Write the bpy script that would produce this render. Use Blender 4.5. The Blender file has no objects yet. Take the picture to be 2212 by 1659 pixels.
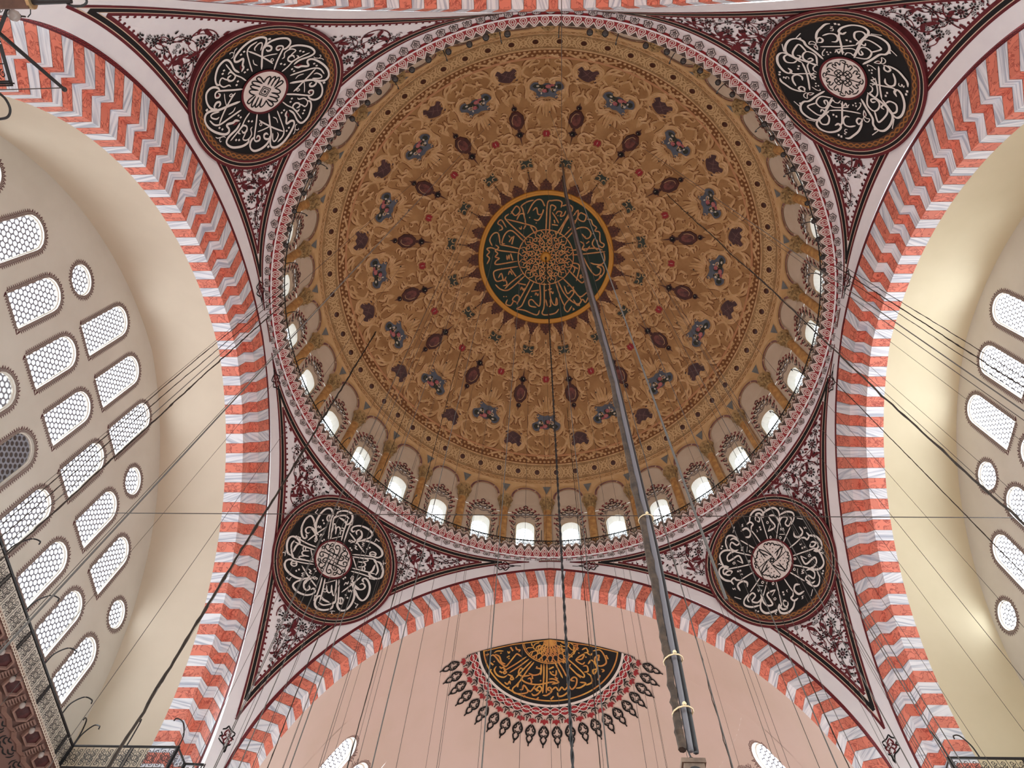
EXPOSURE = 2.15
WORLD = 1.15
PANE_E = 3.6
PANE_L = 2.9
PANE_D = 1.1
LIGHTS = []
import bpy, math, random
import numpy as np
pi = math.pi
random.seed(7)
RNG = np.random.default_rng(7)
sc = bpy.context.scene
COL = sc.collection

# ------------------------------------------------------------------ camera, world, lights, exposure
W_, H_, F_ = 2212.0, 1659.0, 1566.60444
CAM = np.array([-0.58912, -10.94189, 1.6])
RM = np.array([[0.99939504, 0.01691253, 0.03038945], [0.00360907, -0.9195125, 0.39304418], [-0.03459085, 0.39269673, 0.91901727]])
cd = bpy.data.cameras.new('camera')
cam = bpy.data.objects.new('camera', cd)
COL.objects.link(cam)
from mathutils import Matrix, Vector
right, up, fwd = RM
m = Matrix(((right[0], up[0], -fwd[0], CAM[0]), (right[1], up[1], -fwd[1], CAM[1]), (right[2], up[2], -fwd[2], CAM[2]), (0, 0, 0, 1)))
cam.matrix_world = m
cd.sensor_width = 36.0
cd.lens = F_ / W_ * 36.0
cd.clip_end = 500
sc.camera = cam
sc.view_settings.view_transform = 'Standard'
sc.view_settings.look = 'None'
sc.view_settings.gamma = 1.0
sc.view_settings.use_curve_mapping = False
sc.view_settings.exposure = EXPOSURE
wd = bpy.data.worlds.new('overcast')
sc.world = wd
wd.use_nodes = True
bg = wd.node_tree.nodes['Background']
bg.inputs[0].default_value = (0.86, 0.97, 1.0, 1)
bg.inputs[1].default_value = WORLD
def area(name, loc, target, sx, sy, power, col):
    l = bpy.data.lights.new(name, 'AREA'); l.shape = 'RECTANGLE'; l.size = sx; l.size_y = sy; l.energy = power; l.color = col
    o = bpy.data.objects.new(name, l); COL.objects.link(o); o.location = loc
    o.rotation_euler = (Vector(target) - Vector(loc)).to_track_quat('-Z', 'Y').to_euler()
    return o
for a_ in LIGHTS:
    area(*a_)

# ------------------------------------------------------------------ materials
def srgb(c):
    r = []
    for v in c:
        v = v / 255.0
        r.append(v / 12.92 if v <= 0.04045 else ((v + 0.055) / 1.055) ** 2.4)
    return (r[0], r[1], r[2], 1.0)
MATS = {}
def mat(name, c, rough=0.75, var=None, scale=1.0, emit=0.0, metal=0.0, detail=4.0, bump=0.0, lo=0.35, hi=0.65):
    if name in MATS: return MATS[name]
    mm = bpy.data.materials.new(name); mm.use_nodes = True
    nt = mm.node_tree; b = nt.nodes['Principled BSDF']
    b.inputs['Base Color'].default_value = srgb(c)
    b.inputs['Roughness'].default_value = rough
    b.inputs['Metallic'].default_value = metal
    if emit:
        b.inputs['Emission Color'].default_value = srgb(c); b.inputs['Emission Strength'].default_value = emit
    if var is not None or bump:
        tc = nt.nodes.new('ShaderNodeTexCoord'); no = nt.nodes.new('ShaderNodeTexNoise')
        no.inputs['Scale'].default_value = scale; no.inputs['Detail'].default_value = detail; no.inputs['Roughness'].default_value = 0.6
        nt.links.new(tc.outputs['Object'], no.inputs['Vector'])
        if var is not None:
            rp = nt.nodes.new('ShaderNodeValToRGB'); rp.color_ramp.elements[0].position = lo; rp.color_ramp.elements[1].position = hi
            rp.color_ramp.elements[0].color = srgb(c); rp.color_ramp.elements[1].color = srgb(var)
            nt.links.new(no.outputs['Fac'], rp.inputs[0]); nt.links.new(rp.outputs[0], b.inputs['Base Color'])
        if bump:
            bp = nt.nodes.new('ShaderNodeBump'); bp.inputs['Strength'].default_value = bump
            nt.links.new(no.outputs['Fac'], bp.inputs['Height']); nt.links.new(bp.outputs[0], b.inputs['Normal'])
    MATS[name] = mm
    return mm
def marble(name, base, vein, kind):
    mm = bpy.data.materials.new(name); mm.use_nodes = True
    nt = mm.node_tree; N = nt.nodes; b = N['Principled BSDF']; b.inputs['Roughness'].default_value = 0.6
    uv = N.new('ShaderNodeUVMap'); uv.uv_map = 'uv'
    oi = N.new('ShaderNodeObjectInfo')
    mp = N.new('ShaderNodeMapping'); nt.links.new(uv.outputs[0], mp.inputs['Vector'])
    cm = N.new('ShaderNodeCombineXYZ'); mu = N.new('ShaderNodeMath'); mu.operation = 'MULTIPLY'; mu.inputs[1].default_value = 57.0
    nt.links.new(oi.outputs['Random'], mu.inputs[0]); nt.links.new(mu.outputs[0], cm.inputs[0]); nt.links.new(mu.outputs[0], cm.inputs[1])
    nt.links.new(cm.outputs[0], mp.inputs['Location'])
    no = N.new('ShaderNodeTexNoise'); nt.links.new(mp.outputs[0], no.inputs['Vector'])
    rp = N.new('ShaderNodeValToRGB'); e = rp.color_ramp.elements
    if kind == 'streak':
        ml = N.new('ShaderNodeMath'); ml.operation = 'MULTIPLY_ADD'; ml.inputs[1].default_value = 0.9; ml.inputs[2].default_value = -0.45
        nt.links.new(oi.outputs['Random'], ml.inputs[0])
        cr = N.new('ShaderNodeCombineXYZ'); nt.links.new(ml.outputs[0], cr.inputs[2]); nt.links.new(cr.outputs[0], mp.inputs['Rotation'])
        m2 = N.new('ShaderNodeMapping'); m2.inputs['Scale'].default_value = (0.45, 9.0, 1.0)
        nt.links.new(mp.outputs[0], m2.inputs['Vector']); nt.links.new(m2.outputs[0], no.inputs['Vector'])
        no.inputs['Scale'].default_value = 1.0; no.inputs['Detail'].default_value = 3.0
        e[0].position = 0.36; e[0].color = srgb(vein); e[1].position = 0.56; e[1].color = srgb(base)
    else:
        no.inputs['Scale'].default_value = 2.2; no.inputs['Detail'].default_value = 6.0; no.inputs['Distortion'].default_value = 1.6
        e[0].position = 0.47; e[0].color = srgb(base); e[1].position = 0.535; e[1].color = srgb(base)
        k = e.new(0.503); k.color = srgb(vein)
        k2 = e.new(0.44); k2.color = srgb(tuple(min(255, c * 1.06) for c in base))
    nt.links.new(no.outputs['Fac'], rp.inputs[0]); nt.links.new(rp.outputs[0], b.inputs['Base Color'])
    return mm
WHITE = mat('white_plaster', (236, 234, 235), 0.85, (229, 227, 230), 0.8)
FIELD = mat('ivory_paint', (226, 218, 212), 0.85)
CREAM_L = mat('cream_plaster', (216, 203, 182), 0.85, (208, 195, 174), 0.25)
CREAM_R = mat('warm_light_cream_plaster', (222, 212, 182), 0.85, (214, 204, 172), 0.25)  # cream plaster with the warm light on the right side mixed into its colour
TYMP = mat('grey_cream_plaster', (206, 200, 188), 0.85, (198, 191, 178), 0.4)
PINK = mat('pinkish_plaster', (222, 204, 193), 0.85, (214, 197, 182), 0.3, lo=0.4, hi=0.75)
BLACK = mat('black_paint', (9, 9, 11), 0.85)
DRED = mat('dark_red_paint', (104, 26, 34), 0.8, (86, 20, 28), 3.0)
MAROON = mat('maroon_paint', (74, 18, 24), 0.8)
BRED = mat('bright_red_paint', (150, 38, 44), 0.7)
CREAMLINE = mat('cream_line_paint', (214, 190, 168), 0.8)
INK = mat('ivory_ink', (228, 224, 218), 0.7)
GREY = mat('grey_paint', (120, 116, 116), 0.8)
BROWNBAND = mat('brown_band_paint', (70, 42, 24), 0.6)
OCHRELINE = mat('ochre_line_paint', (150, 98, 44), 0.6)
GOLDW = mat('gold_wall_paint', (182, 142, 92), 0.7, (148, 107, 63), 0.9, detail=6, lo=0.3, hi=0.7)
GOLDHI = mat('pale_gilt_relief', (220, 186, 140), 0.6, (196, 158, 108), 2.0)
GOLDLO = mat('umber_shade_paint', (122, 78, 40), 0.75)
GILT = mat('gilt_rim', (196, 142, 58), 0.35, metal=0.35)
GILTINK = mat('gilt_ink', (206, 158, 96), 0.45, (186, 124, 72), 3.0)
GILTINK2 = mat('bright_gilt_ink', (216, 170, 78), 0.45, (190, 126, 66), 1.2)
GREEN = mat('dark_green_paint', (12, 46, 38), 0.7)
NAVY = mat('blue_black_paint', (9, 15, 19), 0.8)
IRON = mat('black_iron', (22, 22, 24), 0.5)
ROPE = mat('dark_rope', (58, 48, 40), 0.9, (40, 32, 27), 6.0)
WIRE = mat('dark_wire', (64, 57, 52), 0.6)
OCHRE = mat('ochre_stone_paint', (222, 184, 132), 0.7, (212, 170, 114), 1.5)
OCHREMARB = mat('ochre_marble_paint', (212, 166, 104), 0.6, (160, 110, 64), 2.6, detail=6)
DRUMCREAM = mat('drum_plaster', (214, 198, 176), 0.85, (206, 188, 164), 0.6)
PURPLEMARB = mat('purple_marble_paint', (150, 108, 100), 0.6, (112, 74, 74), 4.0)
SLATE = mat('slate_blue_paint', (122, 128, 128), 0.7, (100, 104, 106), 3.0)
SKYBLUE = mat('dusky_blue_paint', (92, 102, 116), 0.7, (74, 80, 92), 1.5)
PLUM = mat('plum_marble_paint', (88, 58, 58), 0.6, (62, 40, 44), 2.5)
OXB = mat('oxblood_paint', (78, 36, 28), 0.6, (58, 26, 22), 3.0)
LEAFG = mat('dark_leaf_paint', (42, 46, 36), 0.7)
ROSE = mat('rose_paint', (190, 120, 118), 0.7, (150, 70, 80), 6.0)
LILY = mat('lily_white_paint', (206, 200, 184), 0.7)
GRNMARB = mat('green_marble_paint', (52, 66, 54), 0.6, (34, 46, 40), 4.0)
BRACKET = mat('tooled_brown_relief', (110, 62, 36), 0.6, (74, 40, 26), 5.0)
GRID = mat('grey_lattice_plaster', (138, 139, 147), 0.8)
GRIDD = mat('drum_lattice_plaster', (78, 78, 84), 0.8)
PANE = mat('daylit_glass', (236, 243, 250), 0.2, emit=PANE_E)
PANEL_ = mat('left_daylit_glass', (236, 243, 250), 0.2, emit=PANE_L)
PANED = mat('drum_daylit_glass', (232, 242, 250), 0.2, emit=PANE_D)
PANE2 = mat('dusky_glass', (84, 76, 74), 0.25)
PANE3 = mat('shaded_glass', (196, 202, 202), 0.25, emit=PANE_E * 0.35)
REVEAL = mat('window_reveal_plaster', (228, 224, 214), 0.85)
LAMPG = mat('dark_lamp_glass', (52, 50, 48), 0.12)
REDM = marble('red_marble', (222, 130, 108), (166, 70, 58), 'vein')
WHM = marble('white_streaked_marble', (240, 243, 248), (184, 192, 206), 'streak')
CARPET = mat('worn_red_carpet', (150, 122, 114), 0.95, (134, 104, 98), 0.12)

# ------------------------------------------------------------------ mesh helpers
class MB:
    def __init__(s): s.v = []; s.f = []; s.n = 0
    def add(s, V, F):
        V = np.asarray(V, float).reshape(-1, 3); s.v.append(V)
        o = s.n; s.f.extend([tuple(i + o for i in f) for f in F]); s.n += len(V)
    def grid(s, P, cu=False, cv=False):
        P = np.asarray(P, float); a, b = P.shape[:2]
        ii = range(a if cu else a - 1); jj = range(b if cv else b - 1)
        s.add(P, [(i * b + j, ((i + 1) % a) * b + j, ((i + 1) % a) * b + (j + 1) % b, i * b + (j + 1) % b) for i in ii for j in jj])
    def strip(s, A, B, closed=False): s.grid(np.stack([np.asarray(A), np.asarray(B)], 1), cu=closed)
    def poly(s, P): s.add(P, [tuple(range(len(P)))])
    def fan(s, c, P):
        n = len(P); s.add(np.vstack([c, P]), [(0, i + 1, (i + 1) % n + 1) for i in range(n)])
    def tube(s, P, r, k=6, cap=True):
        P = np.asarray(P, float); n = len(P)
        r = np.broadcast_to(np.asarray(r, float), (n,))
        T = np.gradient(P, axis=0); T /= np.linalg.norm(T, axis=1)[:, None] + 1e-12
        a = np.array([0, 0, 1.0]) if abs(T[0][2]) < 0.9 else np.array([1.0, 0, 0])
        A = np.cross(T, a); A /= np.linalg.norm(A, axis=1)[:, None] + 1e-12
        B = np.cross(T, A); th = np.arange(k) * 2 * pi / k
        G = P[:, None] + r[:, None, None] * (np.cos(th)[None, :, None] * A[:, None] + np.sin(th)[None, :, None] * B[:, None])
        o = s.n; s.grid(G, cv=True)
        if cap: s.f.append(tuple(range(o, o + k))); s.f.append(tuple(range(o + (n - 1) * k, o + n * k)))
    def box(s, c, ax, h):
        c = np.asarray(c, float); ax = np.asarray(ax, float)
        V = [c + sx * h[0] * ax[0] + sy * h[1] * ax[1] + sz * h[2] * ax[2] for sx in (-1, 1) for sy in (-1, 1) for sz in (-1, 1)]
        s.add(V, [(0, 1, 3, 2), (4, 6, 7, 5), (0, 4, 5, 1), (2, 3, 7, 6), (0, 2, 6, 4), (1, 5, 7, 3)])
    def sphere(s, c, r, k=10, m_=7, sq=(1, 1, 1)):
        th = np.arange(k) * 2 * pi / k; ph = np.linspace(0.02, pi - 0.02, m_)
        G = np.stack([np.sin(ph)[:, None] * np.cos(th) * sq[0], np.sin(ph)[:, None] * np.sin(th) * sq[1], np.cos(ph)[:, None] * np.ones(k) * sq[2]], -1) * r + np.asarray(c)
        s.grid(G, cv=True)
    def mesh(s, name, material, smooth=False):
        me = bpy.data.meshes.new(name)
        V = np.vstack(s.v) if s.v else np.zeros((0, 3))
        me.from_pydata(V.tolist(), [], s.f)
        me.materials.append(material)
        if smooth: me.polygons.foreach_set('use_smooth', [True] * len(me.polygons))
        return me
    def obj(s, name, material, parent=None, smooth=False, **kw):
        return put(name, s.mesh(name, material, smooth), parent, **kw)
def put(name, data, parent=None, rotz=None, loc=None, **kw):
    o = bpy.data.objects.new(name, data); COL.objects.link(o)
    if parent: o.parent = parent
    if rotz is not None: o.rotation_euler = (0, 0, rotz)
    if loc is not None: o.location = loc
    for k, v in kw.items(): o[k] = v
    return o
def empty(name, loc=(0, 0, 0), **kw):
    o = put(name, None, loc=loc, **kw); o.empty_display_size = 0.2
    return o
def stuff(mb, name, material, parent, **kw):
    if mb.n: return mb.obj(name, material, parent, kind='stuff', **kw)
def cr(P, k=4, closed=False):            # Catmull-Rom
    P = np.asarray(P, float)
    if len(P) < 3 and not closed:
        t = np.linspace(0, 1, 4)[:, None]; return P[0] * (1 - t) + P[-1] * t
    Q = np.vstack([P[-1], P, P[0], P[1]]) if closed else np.vstack([2 * P[0] - P[1], P, 2 * P[-1] - P[-2]])
    t = np.arange(k)[:, None] / k; out = []
    for i in range(len(Q) - 3):
        a, b, c, d = Q[i:i + 4]
        out.append(0.5 * (2 * b + (c - a) * t + (2 * a - 5 * b + 4 * c - d) * t ** 2 + (3 * b - a - 3 * c + d) * t ** 3))
    if not closed: out.append(P[-1:])
    return np.vstack(out)
def rib2(P, w, taper=True, nib=None, closed=False):
    P = np.asarray(P, float); n = len(P)
    if closed: T = np.roll(P, -1, 0) - np.roll(P, 1, 0)
    else: T = np.gradient(P, axis=0)
    L = np.linalg.norm(T, axis=1) + 1e-12; T = T / L[:, None]
    ww = np.full(n, w, float)
    if nib is not None:
        ang = np.arctan2(T[:, 1], T[:, 0]); ww *= 0.66 + 0.34 * np.abs(np.sin(ang - nib))
    if taper and not closed and n > 4:
        s = np.r_[0, np.cumsum(np.linalg.norm(np.diff(P, axis=0), axis=1))]
        e = np.minimum(s, s[-1] - s) / (w * 1.2 + 1e-9); ww *= np.clip(0.35 + 0.65 * e, 0, 1)
    S = np.stack([-T[:, 1], T[:, 0]], 1) * (ww / 2)[:, None]
    return P + S, P - S
def unit(v): v = np.asarray(v, float); return v / np.linalg.norm(v)

# ------------------------------------------------------------------ rays and surfaces
def ray(px, py):
    px = np.asarray(px, float); py = np.asarray(py, float)
    d = np.stack([(px - W_ / 2) / F_, -(py - H_ / 2) / F_, np.ones_like(px)], -1) @ RM
    return d / np.linalg.norm(d, axis=-1, keepdims=True)
def on_x(px, py, x): d = ray(px, py); return CAM + d * ((x - CAM[0]) / d[..., 0:1])
def on_y(px, py, y): d = ray(px, py); return CAM + d * ((y - CAM[1]) / d[..., 1:2])
def on_z(px, py, z): d = ray(px, py); return CAM + d * ((z - CAM[2]) / d[..., 2:3])
def on_cyl(px, py, r):
    d = ray(px, py); a = d[..., 0] ** 2 + d[..., 1] ** 2; b = CAM[0] * d[..., 0] + CAM[1] * d[..., 1]; c = CAM[0] ** 2 + CAM[1] ** 2 - r * r
    t = (-b + np.sqrt(b * b - a * c)) / a; return CAM + d * t[..., None]
DZ, DR = 32.69, 15.5
def on_dome(px, py):
    d = ray(px, py); o = CAM - np.array([0, 0, DZ]); b = d @ o; c = o @ o - DR * DR
    t = -b + np.sqrt(b * b - c); return CAM + d * t[..., None]
def dome(az, s, h=0.0):                  # az: azimuth, s: arc length from the crown, h: inward lift
    az = np.asarray(az, float); s = np.asarray(s, float); th = s / DR; r = DR - h
    return np.stack([r * np.sin(th) * np.cos(az), r * np.sin(th) * np.sin(az), DZ + r * np.cos(th)], -1)
def dome_local(px, py, az0):             # pixel -> (tangential metres, arc length) about the axis az0
    P = on_dome(px, py); r = np.hypot(P[..., 0], P[..., 1]); s = DR * np.arcsin(r / DR)
    a = (np.arctan2(P[..., 1], P[..., 0]) - az0 + pi) % (2 * pi) - pi
    return np.stack([a * r, s], -1)
def dome_xy(Q, az0, h):                  # (tangential metres, arc length) -> point
    Q = np.asarray(Q, float); r = DR * np.sin(Q[..., 1] / DR); return dome(az0 + Q[..., 0] / r, Q[..., 1], h)
DRUM = np.array([(33.0, 13.42), (35.0, 13.4), (37.5, 13.35), (39.4, 13.3), (41.25, 12.95), (42.0, 12.3)])
def drum_r(z): return np.interp(z, DRUM[:, 0], DRUM[:, 1])
def drum(az, z, h=0.0):
    az = np.asarray(az, float); z = np.asarray(z, float); r = drum_r(z) - h
    return np.stack([r * np.cos(az), r * np.sin(az), z + 0 * az], -1)
# arches: plane, shift along the wall, springing z, radius, centre offset
AR = {'front': (13.25059, .0658, 19.52504, 13.79357, .97443), 'back': (13.15137, .0658, 19.52504, 13.79357, .97443),
      'left': (13.37565, .12093, 19.99466, 13.27483, .52911), 'right': (13.22238, -.25018, 19.99466, 13.27483, .52911)}
def wallpt(side, u, z, d=0.0):           # u along the wall, z up, d outward from the crossing
    a, du = AR[side][:2]; u = np.asarray(u, float) + du; z = np.asarray(z, float) + 0 * u; o = 0 * u
    return {'front': np.stack([u, o + a + d, z], -1), 'back': np.stack([u, o - a - d, z], -1),
            'left': np.stack([o - a - d, u, z], -1), 'right': np.stack([o + a + d, u, z], -1)}[side]
RT, ZT = 13.3, 34.3
def zE0(u, zs, r, e): return zs + np.sqrt(np.maximum(r * r - (np.abs(u) + e) ** 2, 0))
def _z0fit(side):                         # smooth centre height of the meridian circles, from the arch (w=0) to the corner (w=1)
    ap, du, zs, r, e = AR[side]; w = np.linspace(0, .92, 80); zz = []
    oth = 13.25
    for sg in (1, -1):
        u = sg * w * oth - du; za = zE0(u, zs, r, e); ra = np.hypot(ap, w * oth); zz.append((ra ** 2 + za ** 2 - RT ** 2 - ZT ** 2) / (2 * (za - ZT)))
    z0 = np.median(np.array(zz), 0); v = np.r_[(1 - w) ** 2, np.zeros(60)]; zv = np.r_[z0, np.full(60, 21.9)]
    return np.polyfit(v, zv, 5, w=np.r_[np.where(w < .12, .3, 1.0), np.full(60, 3.0)])
ZFIT = {s: _z0fit(s) for s in AR}
def prad(x, y, z):                       # horizontal radius of the pendentives at an azimuth and height
    aB, aT, aL, aR = [AR[k][0] for k in ('front', 'back', 'left', 'right')]
    cx = np.where(x > 0, x / aR, -x / aL); cy = np.where(y > 0, y / aB, -y / aT)
    w = np.minimum(cx, cy) / (np.maximum(cx, cy) + 1e-9); w = (1 - np.clip(w, 0, 1)) ** 2
    z0 = np.where(cx > cy, np.where(x > 0, np.polyval(ZFIT['right'], w), np.polyval(ZFIT['left'], w)), np.where(y > 0, np.polyval(ZFIT['front'], w), np.polyval(ZFIT['back'], w)))
    r2 = RT ** 2 + (ZT - z0) ** 2
    return np.sqrt(np.maximum(r2 - (z - z0) ** 2, .01))
def pza(P):                              # height of the arch edge on the azimuth of a point
    x, y = P[..., 0], P[..., 1]; aB, aT, aL, aR = [AR[k][0] for k in ('front', 'back', 'left', 'right')]
    cx = np.where(x > 0, x / aR, -x / aL); cy = np.where(y > 0, y / aB, -y / aT); k = np.maximum(cx, cy) + 1e-9; X, Y = x / k, y / k
    return np.where(cx > cy, np.where(x > 0, zE0(Y - AR['right'][1], *AR['right'][2:]), zE0(Y - AR['left'][1], *AR['left'][2:])), zE0(X - AR['front'][1], *AR['front'][2:]))
def pF(P): return np.hypot(P[..., 0], P[..., 1]) - prad(P[..., 0], P[..., 1], P[..., 2])
TS = np.linspace(24, 46, 2200)
def on_pend(px, py):
    D = ray(px, py).reshape(-1, 3); out = []
    for d in D:
        P = CAM + TS[:, None] * d; f = pF(P); f[np.hypot(P[:, 0], P[:, 1]) < 9] = -1
        k = np.where((f[:-1] < 0) & (f[1:] >= 0))[0]
        if len(k) == 0: out.append(P[-1]); continue
        k = k[-1]; t = f[k] / (f[k] - f[k + 1]); out.append(P[k] * (1 - t) + P[k + 1] * t)
    return np.array(out)
def pnorm(P):                            # unit normal towards the room
    P = np.asarray(P, float); g = np.zeros_like(P)
    for i in range(3):
        e = np.zeros(3); e[i] = 1e-3; g[..., i] = pF(P + e) - pF(P - e)
    return -g / (np.linalg.norm(g, axis=-1, keepdims=True) + 1e-12)
def to_pend(Q, n):
    t = np.zeros(Q.shape[:-1])
    for _ in range(7):
        f = pF(Q + t[..., None] * n); g = (pF(Q + (t[..., None] + 1e-3) * n) - f) / 1e-3
        t = t - np.clip(f / np.where(np.abs(g) < 1e-3, -1e-3, g), -1.5, 1.5)
    return Q + t[..., None] * n
# ------------------------------------------------------------------ the shell: floor, dome, drum, pendentives, arches, vaults
ST = dict(kind='structure')
b = MB(); b.box((0, 0, -0.1), np.eye(3), (40, 40, 0.1)); b.obj('floor', CARPET, label='red carpeted prayer hall floor far below the dome', category='floor', **ST)

az = np.linspace(0, 2 * pi, 129)[:-1]
b = MB(); ss = np.linspace(0.0, 15.25, 40)
b.grid(dome(az[:, None] + 0 * ss, ss[None, :] + 0 * az[:, None]), cu=True)
DOME = b.obj('ceiling', GOLDW, smooth=True, label='ochre painted main dome with rococo scrolls and cartouches', category='dome', **ST)

# arch curves -------------------------------------------------------
def acurve(side, off, dz, de, n=60):     # half curve from the springing (t=0) to the apex
    _, _, zs, r, e = AR[side]; zs += dz; r -= off; e += de
    t = np.linspace(0, np.arccos(e / r), n); return -e + r * np.cos(t), zs + r * np.sin(t)
def full(u, z, zlow=None):
    if zlow is not None: u = np.r_[u[0], u]; z = np.r_[zlow, z]
    return np.r_[u, -u[::-1][1:]], np.r_[z, z[::-1][1:]]
ORD = {'left': dict(o1=.51899, d1=.39631, o2=1.29643, d2=1.16813, dz=-.8846, de=.40889, o5=.99967, d5=4.32915, z5=-.8846, e5=.40889, dt=.0363),
       'right': dict(o1=.42729, d1=.36458, o2=1.20797, d2=1.10544, dz=-1.07466, de=.49023, o5=1.413, d5=4.4, z5=-.605, e5=.079, dt=.0363),
       'front': dict(o1=.19167, d1=None, o2=.19167, d2=.76544, dz=-1.09364, de=.58165, o5=.444, d5=3.9, z5=-.493, e5=.426, dt=.0344)}
ORD['back'] = ORD['front']
BORD = .16                               # width of the painted border round each arch
ARCHLAB = {'left': 'left pointed arch of red and white voussoirs in two steps', 'right': 'right pointed arch of red and white voussoirs in two steps',
           'front': 'pointed arch of red and white voussoirs before the half dome medallion', 'back': 'pointed arch of red and white voussoirs at the photo top edge'}
def voussoirs(side, num):
    o = ORD[side]; _, _, zs, r, e = AR[side]
    zs1, e1 = zs + o['dz'], e + o['de']; r1, r2 = r - o['o1'], r - o['o2']
    rb, eb, zb = r - BORD, e, zs
    def outer(t):                        # radial line of angle t (from E1's centre) cut by the border circle
        c = np.array([-e1, zs1]); d = np.array([math.cos(t), math.sin(t)]); q = c - np.array([-eb, zb])
        bb = q @ d; k = -bb + math.sqrt(bb * bb - (q @ q - rb * rb)); return c + k * d
    def sec(t, grow=0.0):                # profile points (u, z, depth) at angle t
        pu = []
        P0 = outer(t)
        pts = [(P0[0], P0[1], 0.0)]
        for rr, dd in ([(r1, 0.0), (r1, o['d1']), (r2, o['d1']), (r2, o['d2'])] if o['d1'] else [(r1, 0.0), (r1, o['d2'])]):
            pts.append((-e1 + (rr + grow) * math.cos(t), zs1 + (rr + grow) * math.sin(t), dd + grow))
        return [(max(p[0], 0.0), p[1] if p[0] >= 0 else None, p[2]) for p in pts]
    def fixz(p, i):                      # points beyond the apex are put on the axis
        if p[1] is not None: return p
        rr = [None, r1, r1, r2, r2][i] if o['d1'] else [None, r1, r1][i]
        z = zb + math.sqrt(rb * rb - eb * eb) if rr is None else zs1 + math.sqrt(rr * rr - e1 * e1)
        return (0.0, z, p[2])
    root_b = MB()
    ts = np.linspace(0, math.acos(e1 / r2) + .06, 60)
    for sg in (1, -1):
        G = []
        for t in ts:
            s = [fixz(p, i) for i, p in enumerate(sec(t, 0.03))]
            s[0] = (s[0][0] + .12 * math.cos(t), s[0][1] + .12 * math.sin(t), 0.05); s[1] = (s[1][0], s[1][1], 0.05)
            G.append(np.array([wallpt(side, sg * p[0], p[1], p[2]) for p in s]))
        root_b.grid(np.array(G))
    root = root_b.obj('trim_%d' % num, mat('mortar_grey', (150, 120, 112), 0.9), label=ARCHLAB[side], category='arch', **ST)
    ta = math.acos(e1 / r2); key = .175 / r2
    bounds = [ta - key]
    while bounds[-1] > 0.02: bounds.append(bounds[-1] - o['dt'])
    lens = [0.0]
    s0 = [fixz(p, i) for i, p in enumerate(sec(0.8))]
    for i in range(1, len(s0)): lens.append(lens[-1] + math.dist(s0[i], s0[i - 1]))
    def stone(ta_, tb_, sgs, red):
        mb = MB(); uvs = []
        for sg in sgs:
            G = []
            for t in (ta_, (ta_ + tb_) / 2, tb_):
                G.append(np.array([wallpt(side, sg * p[0], p[1], p[2]) for p in [fixz(q, i) for i, q in enumerate(sec(t))]]))
            G = np.array(G); k = G.shape[1]
            back = G + (np.array({'front': (0, 1, 0), 'back': (0, -1, 0), 'left': (-1, 0, 0), 'right': (1, 0, 0)}[side]) * 0.03 + np.array([0, 0, .03]))
            mb.grid(G)
            mb.strip(G[0], back[0]); mb.strip(G[2], back[2])
            uvs += [(l, v) for v in (0.0, 0.23, 0.46) for l in lens] + [(l, v) for v in (0.0, 0.46) for l in lens for _ in (0, 1)]
        me = mb.mesh('voussoir', REDM if red else WHM)
        ul = me.uv_layers.new(name='uv')
        for lp in me.loops: ul.data[lp.index].uv = uvs[lp.vertex_index]
        put('voussoir', me, root)
    gap = .0007
    stone(ta + .05, ta - key + gap, (1, -1), True)
    for i in range(len(bounds) - 1):
        for sg in (1, -1): stone(bounds[i] - gap, bounds[i + 1] + gap, (sg,), i % 2 == 1)
    # painted border: maroon band with a chain of long links between two dark lines
    def off(w): return full(*acurve(side, w, 0, 0, 90), zlow=14.0)
    for w0, w1, mm, nm in ((-.0, .05, DRED, 'border_line'), (.05, BORD - .05, MAROON, 'border_band'), (BORD - .05, BORD + .02, DRED, 'border_line')):
        q = MB(); A = off(w0); B = off(w1)
        q.strip(wallpt(side, A[0], A[1], -.004), wallpt(side, B[0], B[1], -.004)); q.obj(nm, mm, root)
    q = MB(); A = off(.03); B = off(-.55); q.strip(wallpt(side, A[0], A[1], .1), wallpt(side, B[0], B[1], .1)); q.obj('light_leak_backing', WHITE, root)  # added strip behind the border, blocks light leaking through the edge gap
    q = MB(); ta0 = math.acos(e / r); n = 110
    for sg in (1, -1):
        for i in range(n):
            c = ta0 * (i + .5) / n; hw = ta0 / n * .43; hr = .042
            loop = [(c - hw, 0), (c - hw * .7, hr), (c + hw * .7, hr), (c + hw, 0), (c + hw * .7, -hr), (c - hw * .7, -hr)]
            pt = [(-e + (r - BORD / 2 + y) * math.cos(t), zs + (r - BORD / 2 + y) * math.sin(t)) for t, y in loop]
            pi_ = [(-e + (r - BORD / 2 + y * .55) * math.cos(c + (t - c) * .86), zs + (r - BORD / 2 + y * .55) * math.sin(c + (t - c) * .86)) for t, y in loop]
            A = np.array(pt); B = np.array(pi_)
            q.strip(wallpt(side, sg * A[:, 0], A[:, 1], -.008), wallpt(side, sg * B[:, 0], B[:, 1], -.008), closed=True)
    stuff(q, 'link_chain', BRED, root)
    return root
for i, s_ in enumerate(('left', 'right', 'front', 'back')): voussoirs(s_, i + 1)

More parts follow.
